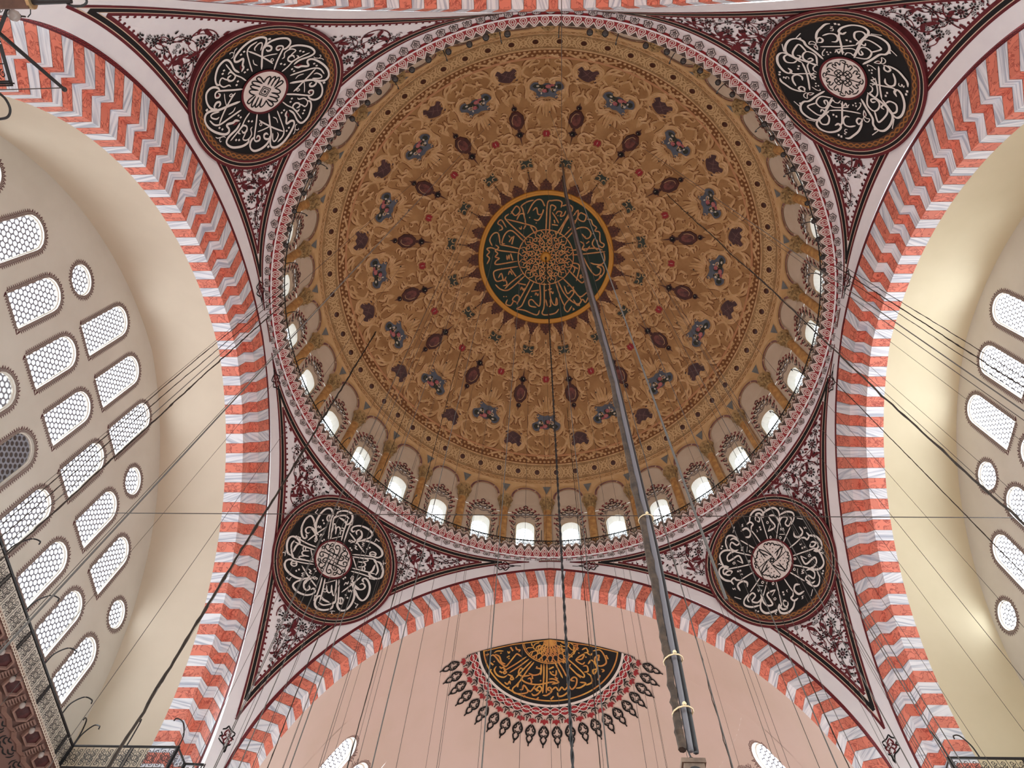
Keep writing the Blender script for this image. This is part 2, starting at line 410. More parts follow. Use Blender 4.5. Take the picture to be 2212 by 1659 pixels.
# barrels ------------------------------------------------------------
def barrel(side, name, m_, lab):
    o = ORD[side]
    A = full(*acurve(side, o['o2'], o['dz'], o['de'], 70), zlow=13.0); B = full(*acurve(side, o['o5'], o['z5'], o['e5'], 70), zlow=13.0)
    P0 = wallpt(side, A[0], A[1], o['d2']); P1 = wallpt(side, B[0], B[1], o['d5'])
    t = np.linspace(0, 1, 8)[None, :, None]
    q = MB(); q.grid(P0[:, None] * (1 - t) + P1[:, None] * t)
    return q.obj(name, m_, smooth=True, label=lab, category='vault', **ST)
barrel('left', 'ceiling_left', CREAM_L, 'plain cream barrel vault between left striped arch and its window wall')
barrel('right', 'ceiling_right', CREAM_R, 'plain cream barrel vault, tinted by warm light, between right striped arch and its window wall')
barrel('front', 'ceiling_front', PINK, 'plain pinkish band of vault under the front striped arch')
barrel('back', 'ceiling_back', PINK, 'plain vault band behind the striped arch at the top edge')
HD = {}
def half_dome(side):
    o = ORD[side]; a, du, zs, r, e = AR[side]; zs, r, e = zs + o['z5'], r - o['o5'], e + o['e5']
    sg = 1 if side == 'front' else -1; y0 = sg * (a + o['d5'])
    def S(rr, th, h=0.0):                # horizontal radius and angle from +x towards the outside
        rr = np.asarray(rr, float); th = np.asarray(th, float); z = zs + np.sqrt(np.maximum((r - h) ** 2 - (rr + e) ** 2, 0))
        return np.stack([du + rr * np.cos(th), y0 + sg * rr * np.sin(th), z], -1)
    HD[side] = (S, zs, r, e, y0)
    return S
for side, lab in (('front', 'pinkish half dome with black and gold half medallion'), ('back', 'plain half dome behind the viewer')):
    S = half_dome(side); _, zs, r, e, y0 = HD[side]
    tt = np.linspace(math.acos(e / r), 0, 40); rr = np.maximum(-e + r * np.cos(tt), 0.0); th = np.linspace(0, pi, 61)
    G = S(rr[:, None] + 0 * th, th[None, :] + 0 * rr[:, None])
    G[-1, :, 2] = zs
    q = MB(); low = G[-1].copy(); low[:, 2] = 13.0; G = np.concatenate([G, low[None]], 0)
    if side == 'front': FRONTG = (rr, G)
    if side == 'back': q.grid(G); q.obj('ceiling_back_half_dome', PINK, smooth=True, label=lab, category='half dome', **ST)

# pendentives -------------------------------------------------------
ZRING, WARCH = 33.84, .60
QUAD = {'wall_front_left': ('left', 'front', -1, 1), 'wall_front_right': ('right', 'front', 1, 1), 'wall_back_left': ('left', 'back', -1, -1), 'wall_back_right': ('right', 'back', 1, -1)}
MED = {'wall_front_left': (716.7, 1209.7), 'wall_front_right': (1671.1, 1211.7), 'wall_back_left': (566.9, 190.9), 'wall_back_right': (1827.2, 160.6)}
MEDR = 3.1
def arch_e0(side, n=500):
    u, z = acurve(side, 0, 0, 0, n); u, z = full(u, z); return wallpt(side, u, z)
E0 = {s: arch_e0(s) for s in AR}
def ring_pts(z, n=900):
    a = np.linspace(0, 2 * pi, n, endpoint=False); c, s = np.cos(a), np.sin(a)
    r = np.full(n, 13.4)
    for _ in range(6): r = prad(r * c, r * s, z + 0 * r)
    return np.stack([r * c, r * s, z + 0 * r], 1)
RINGP = ring_pts(ZRING)
def mind(P, Q):
    P = P.reshape(-1, 3); out = np.empty(len(P))
    for i in range(0, len(P), 400): out[i:i + 400] = np.sqrt(((P[i:i + 400, None] - Q[None]) ** 2).sum(-1)).min(1)
    return out
LINESW = [(0.0, .10, DRED, 'red_line'), (.10, .13, CREAMLINE, 'cream_line'), (.13, .29, BLACK, 'black_line'), (.29, .32, CREAMLINE, 'cream_line'), (.32, .45, DRED, 'red_line')]
FRAME = {}
PLAB = {'wall_front_left': 'lower left pendentive with red and black floral painting', 'wall_front_right': 'lower right pendentive with red and black floral painting',
        'wall_back_left': 'upper left pendentive with red and black floral painting', 'wall_back_right': 'upper right pendentive with red and black floral painting'}
PEND = {}
for nm, (sx, sy, ix, iy) in QUAD.items():
    ax_, ay_ = AR[sx][0], AR[sy][0]
    pq_ = 1 - (1 - np.linspace(0, 1, 110)) ** 1.6; ph = np.concatenate([pq_[:-1], 2 - pq_[::-1]])
    X = np.where(ph < 1, ax_, ax_ * (2 - ph)) * ix; Y = np.where(ph < 1, ay_ * ph, ay_) * iy
    za = np.where(ph < 1, zE0(Y - AR[sx][1], *AR[sx][2:]), zE0(X - AR[sy][1], *AR[sy][2:]))
    q = MB(); t = np.linspace(0, 1, 36); A = np.arctan2(Y, X); G = []
    for a_, z0 in zip(A, za):
        z = z0 + (ZT - z0) * t; c, s = math.cos(a_), math.sin(a_); rr = prad(13.4 * c + 0 * z, 13.4 * s + 0 * z, z)
        G.append(np.stack([rr * c, rr * s, z], 1))
    q.grid(np.array(G)); root = q.obj(nm, WHITE, smooth=True, label=PLAB[nm], category='pendentive', **ST)
    PEND[nm] = root
    M0 = on_pend(*MED[nm])[0]; n = unit((-.604 * ix, -.604 * iy, -.52))
    e1 = unit(np.cross((0, 0, 1.0), n)); e2 = np.cross(n, e1); FRAME[nm] = (M0, n, e1, e2)
    # border lines at a constant offset from the two arches and the ring
    curves = [(E0[sx], [E0[sy], RINGP], WARCH), (E0[sy], [E0[sx], RINGP], WARCH), (RINGP, [E0[sx], E0[sy]], 0.0)]; CT = [wallpt(sx, 0.0, AR[sx][2] - 2.0), wallpt(sy, 0.0, AR[sy][2] - 2.0), None]
    def offs(C, w, ctr):
        T = np.gradient(C, axis=0); T /= np.linalg.norm(T, axis=1)[:, None]; N = pnorm(C)
        B = np.cross(N, T); s = np.sign((B * ((C - ctr) if ctr is not None else np.array([0, 0, -1.0]))).sum(1))[:, None]; Q = C + B * s * w
        return to_pend(Q, n)
    for w0, w1, mm, lab in LINESW:
        q = MB()
        for k, (C, others, base) in enumerate(curves):
            sel = (C[:, 0] * ix > -.6) & (C[:, 1] * iy > -.6) & (C[:, 2] > 20)
            C2 = C[sel] if k < 2 else np.roll(C, -int(np.argmax(~sel)), 0)[np.roll(sel, -int(np.argmax(~sel)))]
            P0 = offs(C2, base + w0, CT[k]); P1 = offs(C2, base + w1, CT[k]); N0 = pnorm(P0) * .012
            bas = [WARCH if o_ is not RINGP else 0.0 for o_ in others]
            ok = np.ones(len(C2), bool)
            for o_, bb in zip(others, bas): ok &= mind((P0 + P1) / 2, o_) >= bb + (w0 + w1) / 2 - .02
            idx = np.where(ok[:-1] & ok[1:])[0]
            for i in idx: q.add([P0[i] + N0[i], P0[i + 1] + N0[i + 1], P1[i + 1] + N0[i + 1], P1[i] + N0[i]], [(0, 1, 2, 3)])
        if w1 == .45:
            for k, (C, others, base) in enumerate(curves):
                sel = (C[:, 0] * ix > -.6) & (C[:, 1] * iy > -.6) & (C[:, 2] > 20)
                C2 = C[sel] if k < 2 else np.roll(C, -int(np.argmax(~sel)), 0)[np.roll(sel, -int(np.argmax(~sel)))]
                C2 = C2[::3]; P0 = offs(C2, base + .44, CT[k]); P1 = offs(C2, base + .56, CT[k]); N0 = pnorm(P0) * .014
                ok = np.ones(len(C2), bool)
                for o_, bb in zip(others, [WARCH if o_ is not RINGP else 0.0 for o_ in others]): ok &= mind(P0, o_) >= bb + .46
                for i in range(1, len(C2) - 1, 2):
                    if ok[i - 1] and ok[i + 1]:
                        q.add([P0[i - 1] * .2 + P0[i] * .8 + N0[i], P0[i + 1] * .2 + P0[i] * .8 + N0[i], P1[i] * .75 + P0[i] * .25 + (P0[i + 1] - P0[i]) * .45 + N0[i], P1[i] + N0[i], P1[i] * .75 + P0[i] * .25 - (P0[i + 1] - P0[i]) * .45 + N0[i]], [(0, 1, 2, 3, 4)])
        q.obj(lab, mm, root)

# white soffit ring under the cornice and the drum -------------------------
q = MB(); rr = np.array([13.05, 14.3]); q.grid(np.stack([rr[None] * np.cos(az)[:, None], rr[None] * np.sin(az)[:, None], 33.99 + 0 * az[:, None] + 0 * rr[None]], -1), cu=True)
q.grid(np.stack([np.array([12.75, 13.5])[None] * np.cos(az)[:, None], np.array([12.75, 13.5])[None] * np.sin(az)[:, None], 34.4 + 0 * az[:, None] + 0 * rr[None]], -1), cu=True)
q.obj('trim_5', WHITE, label='white ring below the cornice at the foot of the drum', category='ring', **ST)

# holes for windows: ring of quads between a rectangle and an outline
def arch_outline(w, h, n=9):             # round-headed opening, base centre at the origin
    r = w / 2; t = np.linspace(0, pi, n + 1)
    top = [(r * math.cos(a), h - r + r * math.sin(a)) for a in t]
    side = list(np.linspace(0, 1, 4)[:-1] * (h - r))
    return np.array([(r, s) for s in side] + top + [(-r, s) for s in side[::-1]])
def round_outline(rx, n=24):
    t = np.arange(n) * 2 * pi / n; return np.stack([rx * np.cos(t), rx * np.sin(t)], 1)
def holed(mb, rect, O, S):               # rect x0,x1,z0,z1; O outline in the same plane; S maps (x,z)->3D
    x0, x1, z0, z1 = rect; c = O.mean(0)
    cor = np.array([(x0, z0), (x1, z0), (x1, z1), (x0, z1)])
    A = np.arctan2(O[:, 1] - c[1], O[:, 0] - c[0]); P = list(zip(A, O))
    for q_ in cor:
        a = math.atan2(q_[1] - c[1], q_[0] - c[0])
        d = np.array([math.cos(a), math.sin(a)]); best = None
        for i in range(len(O)):
            p, r_ = O[i], O[(i + 1) % len(O)] - O[i]; den = d[0] * r_[1] - d[1] * r_[0]
            if abs(den) < 1e-9: continue
            w = p - c; t = (w[0] * r_[1] - w[1] * r_[0]) / den; u = (w[0] * d[1] - w[1] * d[0]) / den
            if t > 0 and -1e-6 <= u <= 1 + 1e-6: best = c + t * d
        P.append((a, best))
    P.sort(key=lambda k: k[0]); I = np.array([p[1] for p in P]); R = []
    for a, _ in P:
        d = np.array([math.cos(a), math.sin(a)])
        tx = abs((x1 if d[0] > 0 else x0) - c[0]) / max(abs(d[0]), 1e-9); tz = abs((z1 if d[1] > 0 else z0) - c[1]) / max(abs(d[1]), 1e-9)
        R.append(c + min(tx, tz) * d)
    R = np.array(R); mb.strip(S(I[:, 0], I[:, 1]), S(R[:, 0], R[:, 1]), closed=True)

def hexes(w, h, pitch):
    out = []; dz = pitch * .866; k = 0; z = dz * .3
    while z < h + pitch * .3:
        x = -w / 2 - pitch + (pitch / 2 if k % 2 else 0)
        while x < w / 2 + pitch: out.append((x, z)); x += pitch
        z += dz; k += 1
    return np.array(out)
def inside(O, P, grow):
    c = O.mean(0); Q = c + (P - c) / 1.0
    n = len(O); ok = np.zeros(len(P), bool)
    for i, p in enumerate(P):
        s = []
        for j in range(n):
            a, b_ = O[j], O[(j + 1) % n]; e_ = b_ - a; L = math.hypot(*e_) + 1e-9
            s.append((e_[0] * (p[1] - a[1]) - e_[1] * (p[0] - a[0])) / L)
        ok[i] = min(s) > -grow
    return ok
def lattice(mb, cs, S, R, r, depth, k=12):   # hexagonal plate cells with round holes
    a = np.arange(k) * 2 * pi / k
    hx = np.stack([np.cos(a), np.sin(a)], 1); am = (a + pi / 6) % (pi / 3) - pi / 6     # pointy-topped hexagon
    hr = (R * .866) / np.cos(am)
    for c in cs:
        o = c + hx * hr[:, None]; i_ = c + hx * r
        mb.strip(S(o[:, 0], o[:, 1], 0), S(i_[:, 0], i_[:, 1], 0), closed=True)
        mb.strip(S(i_[:, 0], i_[:, 1], 0), S(i_[:, 0], i_[:, 1], depth), closed=True)
def cresting(mb1, mb2, O, S, unit_=.082, big=1.0, flame=False):  # dark red painted fringe of pointed loops around an opening
    O = np.vstack([O, O[:1]]); d = np.r_[0, np.cumsum(np.linalg.norm(np.diff(O, axis=0), axis=1))]
    unit_ = unit_ * 1.18; n = max(8, int(round(d[-1] / unit_))); t = np.arange(n) * d[-1] / n
    def at(tt, off):
        tt = np.asarray(tt) % d[-1]; x = np.interp(tt, d, O[:, 0]); z = np.interp(tt, d, O[:, 1])
        e_ = .03; dx = np.interp((tt + e_) % d[-1], d, O[:, 0]) - np.interp((tt - e_) % d[-1], d, O[:, 0]); dz = np.interp((tt + e_) % d[-1], d, O[:, 1]) - np.interp((tt - e_) % d[-1], d, O[:, 1])
        L = np.hypot(dx, dz) + 1e-9; return x + off * dz / L, z - off * dx / L
    T = np.linspace(0, d[-1], 90)
    for w0, w1, mm in ((.012, .03, mb1), (.048, .066, mb1)):
        a, b_ = at(T, w0 + 0 * T), at(T, w1 + 0 * T); mm.strip(S(a[0], a[1], -.006), S(b_[0], b_[1], -.006))
    h = .17 * big; wv = unit_ * .5
    for c in t:
        for sg in (1, -1):
            pr = [(0.1, .066), (.5, .078), (.98, .102), (.7, .125), (.62, .14), (0.0, .066 + h * .92)] if not flame else [(.2, .066), (.9, .1), (.75, .14), (.35, .17), (.5, .2), (0, .066 + h * 1.25)]
            tt = np.array([c + sg * wv * p[0] for p in pr]); of = np.array([p[1] for p in pr]); of2 = of - .034; t2 = c + (tt - c) * .36
            a = at(tt, of); b_ = at(t2, np.maximum(of2, .06)); mb1.strip(S(a[0], a[1], -.006), S(b_[0], b_[1], -.006))
WINCOUNT = [0]
def window(name_label, O, S, pitch, group=None, panes='parts', depth=.14, parent=None, pmat=None, crest=True, big=1.0, frame=.035, flame=False):
    WINCOUNT[0] += 1
    q = MB(); I = O + 0.0; n = len(O)
    c = O.mean(0)
    ins = c + (O - c) * (1 - frame / np.maximum(np.linalg.norm(O - c, axis=1), .1))[:, None]
    q.strip(S(O[:, 0], O[:, 1], 0), S(O[:, 0], O[:, 1], depth), closed=True)      # reveal
    q.strip(S(O[:, 0], O[:, 1], depth * .6), S(ins[:, 0], ins[:, 1], depth * .6), closed=True)
    q.strip(S(ins[:, 0], ins[:, 1], depth * .6), S(ins[:, 0], ins[:, 1], depth), closed=True)
    kw = dict(label=name_label, category='window', kind='structure')
    if group: kw['group'] = group
    root = q.obj('window_%d' % WINCOUNT[0], REVEAL, **kw)
    cs = hexes(np.ptp(O[:, 0]) + .1, np.ptp(O[:, 1]), pitch); cs[:, 1] += O[:, 1].min(); cs[:, 0] += (O[:, 0].max() + O[:, 0].min()) / 2
    full_ = cs[inside(O, cs, pitch * .62)]
    q = MB(); R = pitch / 2 / .866 * 1.0; rh = pitch * (.385 if pmat is not PANE_R else .435)
    lattice(q, full_, lambda x, z, d=0: S(x, z, depth + d), R, rh, .035)
    q.obj('lattice_grille', GRID, root)
    pc = full_[inside(O, full_, pitch * .36)]
    t = np.arange(10) * 2 * pi / 10; pm = pmat or PANE
    if pm == 'right': pm = PANE
    if panes == 'parts':
        c0 = pc[0]; me = None
        for c_ in pc:
            P = S(c_[0] + rh * 1.03 * np.cos(t), c_[1] + rh * 1.03 * np.sin(t), depth + .025)
            if me is None:
                qq = MB(); qq.poly(P - P.mean(0)); me = qq.mesh('pane', pm)
            put('pane', me, root, loc=P.mean(0))
    else:
        qq = MB()
        for c_ in full_: qq.poly(S(c_[0] + rh * 1.03 * np.cos(t), c_[1] + rh * 1.03 * np.sin(t), depth + .02))
        stuff(qq, 'panes', pm, root)
    if crest:
        m1, m2 = MB(), MB(); cresting(m1, m2, O, S, big=big, flame=flame); stuff(m1, 'painted_cresting', MAROON, root)
    return root
PANE_R = 'right'
def wall_with_windows(side, name, xplane, sgn, wins, cols, rows, m_, lab):
    S = lambda y, z, d=0: np.stack([0 * np.asarray(y) + xplane + sgn * d, np.asarray(y) + 0.0, np.asarray(z) + 0.0], -1)
    q = MB(); used = set()
    for (ci, ri, O, *_) in wins: holed(q, (cols[ci], cols[ci + 1], rows[ri], rows[ri + 1]), O, S); used.add((ci, ri))
    for i in range(len(cols) - 1):
        for j in range(len(rows) - 1):
            if (i, j) not in used: q.strip(S(np.array([cols[i], cols[i + 1]]), np.array([rows[j]] * 2)), S(np.array([cols[i], cols[i + 1]]), np.array([rows[j + 1]] * 2)))
    q.obj(name, m_, label=lab, category='wall', **ST)
    return S
PT = 2.18
def tympanum(side, name, xp, sgn, yc, m_, lab, zoff, pm, sel, gone=()):
    ks = list(range(-5, 6)); cols = [yc + (k - .5) * PT for k in ks] + [yc + 5.5 * PT]
    rows = [13.0, 20.2 + zoff, 23.4 + zoff, 26.68 + zoff, 30.4 + zoff, 34.5]
    wins = []; names = {1: 'bottom', 2: 'middle', 3: 'top'}
    def A(k, r):
        z0, h, w = {1: (20.52, 2.46, 1.2), 2: (23.82, 2.55, 1.2), 3: (27.04, 3.02, 1.22)}[r]
        return arch_outline(w, h) + np.array([yc + k * PT, z0 + zoff])
    def Rd(k, z, r=.56): return round_outline(r, 28) + np.array([yc + k * PT, z + zoff])
    for k in (-4, -3, -2, -1, 0, 1, 2, 3, 4): wins.append((k + 5, 1, A(k, 1), 'arch', k, 1))
    for k in (-3, -2, -1, 0, 1, 2, 3): wins.append((k + 5, 2, A(k, 2), 'arch', k, 2))
    for k in (-4, 4): wins.append((k + 5, 2, Rd(k, 24.55), 'round', k, 2))
    for k in (-1, 0, 1): wins.append((k + 5, 3, A(k, 3), 'arch', k, 3))
    for k in (-2, 2): wins.append((k + 5, 3, Rd(k, 27.74, .58), 'round', k, 3))
    wins = [w for w in wins if (w[4], w[5]) in sel]
    S = wall_with_windows(side, name, xp, sgn, wins, cols, rows, m_, lab)
    ordn = ['first', 'second', 'third', 'fourth', 'fifth', 'sixth', 'seventh', 'eighth', 'ninth']
    for (ci, ri, O, kind, k, r) in wins:
        if (k, r) not in sel: continue
        if kind == 'round': L = 'round honeycomb window at the %s end of the %s row, %s wall' % ('lower' if k > 0 else 'upper', names[r], side)
        else:
            kmin = min(kk for kk, rr in sel if rr == r and not (rr == 2 and abs(kk) == 4) and not (rr == 3 and abs(kk) == 2))
            L = 'arched honeycomb window, %s row of the %s wall, %s counting down the photo' % (names[r], side, ordn[k - kmin])
        p_ = pm
        if side == 'left' and (k, r) == (0, 1): p_ = PANE2; L = 'arched window with dark honeycomb holes in the bottom row of the left wall'
        if side == 'left' and (k, r) == (-1, 1): p_ = PANE3; L = 'arched window with dull grey panes, bottom row of the left wall'
        window(L, O, S, .215, pmat=p_)
    return S
tympanum('left', 'wall_left', -17.705, -1, .27, TYMP, 'left window wall pierced by arched and round honeycomb windows', 0.0, PANEL_,
         {(k, 1) for k in (-1, 0, 1, 2, 3, 4)} | {(k, 2) for k in (-4, -3, -2, -1, 0, 1, 2, 3, 4)} | {(k, 3) for k in (-2, -1, 0, 1, 2)})
tympanum('right', 'wall_right', 17.62, 1, .0, TYMP, 'right window wall pierced by arched and round honeycomb windows', 0.0, PANE_R,
         {(k, 2) for k in (0, 1, 2, 3, 4)} | {(k, 3) for k in (-2, -1, 0, 1, 2)})
# ------------------------------------------------------------------ front half dome with its windows
S0, hzs, hr_, he_, hy0 = HD['front']; hdu = AR['front'][1]
def hrad(z): return -he_ + np.sqrt(np.maximum(hr_ ** 2 - (np.asarray(z, float) - hzs) ** 2, 0))
def HS(x, z, d=0.0):
    th = np.asarray(x, float) / 10.0; z = np.asarray(z, float); r = hrad(np.maximum(z, hzs)) + d
    return np.stack([hdu + r * np.cos(th), hy0 + r * np.sin(th), z + 0 * th], -1)
q = MB(); th = np.linspace(-.02, pi + .02, 81)
tt = np.linspace(math.acos(he_ / hr_), math.asin((27.4 - hzs) / hr_), 26)
zz = hzs + hr_ * np.sin(tt); q.grid(HS(10 * th[:, None] + 0 * zz, zz[None] + 0 * th[:, None]))
wth = [math.radians(7.6 + 10.3 * k) for k in range(17)]
edges = [-.02] + [(wth[k] + wth[k + 1]) / 2 for k in range(16)] + [pi + .02]
WO = {}
for k in range(17):
    if k in (0, 1, 15, 16):
        O = arch_outline(1.16, 2.75) + np.array([10 * wth[k], 23.98]); WO[k] = O
        holed(q, (10 * edges[k], 10 * edges[k + 1], 23.4, 27.4), O, HS)
    else:
        xs = np.linspace(10 * edges[k], 10 * edges[k + 1], 4); zz = np.linspace(23.4, 27.4, 5); q.grid(HS(xs[:, None] + 0 * zz, zz[None] + 0 * xs[:, None]))
zz = np.linspace(13, 23.4, 8); q.grid(HS(10 * th[:, None] + 0 * zz, zz[None] + 0 * th[:, None]))
q.obj('ceiling_front_half_dome', PINK, smooth=True, label='pinkish half dome carrying the black and gold half medallion', category='half dome', **ST)
for k, lab in ((16, 'honeycomb window at lower left of the pinkish half dome'), (0, 'honeycomb window at lower right of the pinkish half dome'),
               (15, 'half dome window cut by the bottom edge, left of the medallion'), (1, 'half dome window cut by the bottom edge, right of the medallion')):
    window(lab, WO[k], lambda x, z, d=0: HS(x, z, d), .235, depth=.3, pmat='right', big=1.1, flame=True, frame=.05)

# ------------------------------------------------------------------ drum: wall, windows, columns, painted arcade
NB = 32; BAYW = 2 * pi / NB; RREF = 13.35
def DS(x, z, d=0.0): return drum(np.asarray(x, float) / RREF, z, -np.asarray(d, float))
bayx = BAYW * RREF
WIN_O = arch_outline(1.06, 2.62) + np.array([0, 34.98])
q = MB()
for k in range(NB):
    a0 = pi / 2 + (k + .5) * BAYW; f = lambda x, z, d=0: DS(np.asarray(x) + a0 * RREF, z, d)
    holed(q, (-bayx / 2, bayx / 2, 34.3, 38.4), WIN_O, f)
    xs = np.linspace(-bayx / 2, bayx / 2, 5); zs_ = np.array([38.4, 39.4, 40.4, 41.25]); q.grid(f(xs[:, None] + 0 * zs_, zs_[None] + 0 * xs[:, None]))
DRUMW = q.obj('wall_drum', DRUMCREAM, label='pale drum wall with painted arcade and ring of small windows', category='wall', **ST)
# one bay at azimuth 0, then copies turned about the dome axis
def bay_mesh(build, name, material, smooth=False):
    mb = MB(); build(mb); return mb.mesh(name, material, smooth)
def band_arc(mb, r0, r1, zc, h, t0=0, t1=pi, n=22, sx=1.0, zf=1.0):
    t = np.linspace(t0, t1, n); mb.strip(DS(sx * r0 * np.cos(t), zc + zf * r0 * np.sin(t), -h), DS(sx * r1 * np.cos(t), zc + zf * r1 * np.sin(t), -h))
ZC = 39.9; AO = bayx / 2; RO = 1.1
def b_outer(mb):
    band_arc(mb, .97, RO, ZC, .05)
    for s in (-1, 1): mb.strip(DS(s * np.array([.97, .97]), np.array([39.55, ZC]), -.05), DS(s * np.array([RO, RO]), np.array([39.55, ZC]), -.05))
def b_spandrel(mb):
    for s in (-1, 1):
        t = np.linspace(0, pi / 2, 14); z = ZC + RO * np.sin(t); A = DS(s * RO * np.cos(t), z, -.02); B = DS(s * (AO + 0 * t), z, -.02); mb.strip(A, B)
        mb.strip(DS(s * np.array([RO, RO]), np.array([39.5, ZC]), -.02), DS(s * np.array([AO, AO]), np.array([39.5, ZC]), -.02))
    xs = np.linspace(-AO, AO, 7); mb.strip(DS(xs, ZC + RO - .01 + 0 * xs, -.02), DS(xs, 41.3 + 0 * xs, -.02))
def b_lines(mb):
    for r in (.79, .955, 1.03, RO): band_arc(mb, r, r + .028, ZC, .065)
def b_inner(mb):
    band_arc(mb, .8, .97, ZC, .03)
    for s in (-1, 1): mb.strip(DS(s * np.array([.8, .8]), np.array([39.6, ZC]), -.03), DS(s * np.array([.97, .97]), np.array([39.6, ZC]), -.03))
def b_purple(mb):
    band_arc(mb, .825, .945, ZC, .045, .0, .85, 10); band_arc(mb, .825, .945, ZC, .045, .95, 2.2, 16); band_arc(mb, .825, .945, ZC, .045, 2.3, 3.0, 10)
def b_tri(mb):
    f = lambda x, z: DS(np.array(x) + AO, np.array(z), -.04)
    mb.poly(f([-.26, .26, .03], [41.02, 41.02, 40.32])) ; 
def b_tril(mb):
    P = np.array([(-.36, 41.08), (.36, 41.08), (.02, 40.2)]); I = np.array([(-.27, 41.02), (.27, 41.02), (.02, 40.34)])
    mb.strip(DS(P[:, 0] + AO, P[:, 1], -.035), DS(I[:, 0] + AO, I[:, 1], -.035), closed=True)
def b_shaft(mb):
    t = np.linspace(0, pi, 9); zz = np.linspace(34.4, 38.62, 5); r = .235
    G = np.array([[drum(0, z, .0) + np.array([-(r * math.sin(a)) * 1.0 - .02, r * math.cos(a), 0]) for a in t] for z in zz]); mb.grid(G)
def b_capital(mb):
    t = np.linspace(0, pi, 11)
    prof = [(38.6, .25), (38.66, .29), (38.72, .25), (38.9, .25), (39.2, .3), (39.42, .4), (39.5, .46), (39.62, .46)]
    mb.grid(np.array([[drum(0, z, 0) + np.array([-r * math.sin(a) - .02, r * math.cos(a), 0]) for a in t] for z, r in prof]))
def b_leaf(mb):
    for row, (z0, h, n, r) in enumerate(((38.72, .34, 5, .27), (38.98, .36, 4, .31), (39.25, .3, 5, .38))):
        for i in range(n):
            a = pi * (i + .5) / n; c, s = math.cos(a), math.sin(a); tang = np.array([c, s, 0.0]); out = np.array([-s, c, 0.0])
            o = drum(0, z0, 0) + np.array([-.02, 0, 0]) + r * out
            P = lambda x, y, d: o + np.array([-c, -s, 0]) * 0 + x * np.array([-c, -s, 0]) + np.array([0, 0, y]) + d * out
            mb.add([P(-.06, 0, 0), P(.06, 0, 0), P(.085, h * .55, .03), P(.03, h * .95, .1), P(-.03, h * .95, .1), P(-.085, h * .55, .03), P(0, h * .45, .06), P(0, h * .8, .13)],
                   [(0, 1, 6), (1, 2, 6), (2, 3, 7, 6), (3, 4, 7), (4, 5, 6, 7), (5, 0, 6)])
# painted arabesque around each window, half traced and mirrored
AR_R = [([(0, 38.95), (.12, 39.06), (.05, 39.2), (0, 39.3)], .05), ([(.06, 38.7), (.18, 38.85), (.34, 38.85), (.36, 38.98), (.24, 39.02)], .06), ([(.3, 38.6), (.48, 38.62), (.6, 38.75), (.5, 38.88)], .07),
        ([(.5, 38.3), (.62, 38.42), (.78, 38.4), (.8, 38.54)], .07), ([(.62, 37.9), (.72, 38.05), (.86, 38.02), (.92, 38.14)], .06), ([(.66, 37.4), (.75, 37.55), (.9, 37.5), (.92, 37.66)], .06), ([(.66, 36.9), (.8, 37.0), (.86, 37.14)], .05), ([(.68, 36.3), (.8, 36.45), (.78, 36.6)], .05), ([(.66, 35.7), (.82, 35.85), (.8, 36.0)], .05)]
AR_K = [([(0, 38.72), (.1, 38.86), (0, 39.0), (-.1, 38.86), (0, 38.72)], .035), ([(.04, 38.5), (.2, 38.56), (.26, 38.7), (.16, 38.78), (.1, 38.7)], .045), ([(.2, 38.4), (.38, 38.4), (.46, 38.54), (.38, 38.62), (.3, 38.56)], .05),
        ([(.42, 38.1), (.58, 38.14), (.66, 38.28), (.56, 38.34)], .05), ([(.56, 37.7), (.7, 37.78), (.78, 37.92), (.68, 37.98)], .05), ([(.6, 37.2), (.72, 37.26), (.82, 37.4), (.74, 37.46)], .045), ([(.62, 36.7), (.76, 36.8), (.78, 36.9)], .045), ([(.62, 36.1), (.76, 36.2), (.72, 36.34)], .045), ([(.62, 35.5), (.76, 35.6), (.74, 35.72)], .045), ([(0, 39.3), (.08, 39.18), (.16, 39.2)], .03)]
AR_G = [([(0, 38.34), (.1, 38.46), (.24, 38.4), (.2, 38.28), (.06, 38.3)], .05), ([(.0, 38.0), (.16, 38.12), (.34, 38.18), (.4, 38.04)], .05), ([(.36, 37.94), (.5, 38.0), (.52, 37.86)], .05), ([(.58, 37.5), (.62, 37.3), (.7, 37.1)], .05), ([(.6, 36.9), (.66, 36.6), (.6, 36.3), (.66, 36.0), (.62, 35.7)], .04), ([(0, 38.1), (0, 38.6)], .03)]
def arab(strokes, h):
    def f(mb):
        for P, w in strokes:
            for s in (-1, 1):
                Q = cr(np.array(P), 4); Q[:, 0] *= s; L, R = rib2(Q, w * 1.55, True); mb.strip(DS(L[:, 0], L[:, 1], -h), DS(R[:, 0], R[:, 1], -h))
    return f
BM = {'arch_band': (bay_mesh(b_outer, 'arch_band', OCHRE), 0), 'spandrel': (bay_mesh(b_spandrel, 'spandrel', mat('tan_stone_paint', (222, 188, 140), .75, (210, 172, 120), 1.2)), 0), 'arch_line': (bay_mesh(b_lines, 'arch_line', GOLDHI), 0), 'arch_inner_band': (bay_mesh(b_inner, 'arch_inner_band', mat('pale_rose_stone_paint', (212, 184, 160), .8)), 0),
      'arch_inlay': (bay_mesh(b_purple, 'arch_inlay', PURPLEMARB), 0), 'spandrel_panel': (bay_mesh(b_tri, 'spandrel_panel', SLATE), 0), 'spandrel_frame': (bay_mesh(b_tril, 'spandrel_frame', GOLDHI), 0),
      'red_arabesque': (bay_mesh(arab(AR_R, .02), 'red_arabesque', mat('faded_red_paint', (136, 62, 62), .8)), 0), 'black_arabesque': (bay_mesh(arab(AR_K, .024), 'black_arabesque', mat('soot_paint', (52, 42, 42), .8)), 0),
      'grey_arabesque': (bay_mesh(arab(AR_G, .022), 'grey_arabesque', mat('warm_grey_paint', (136, 124, 120), .8)), 0)}
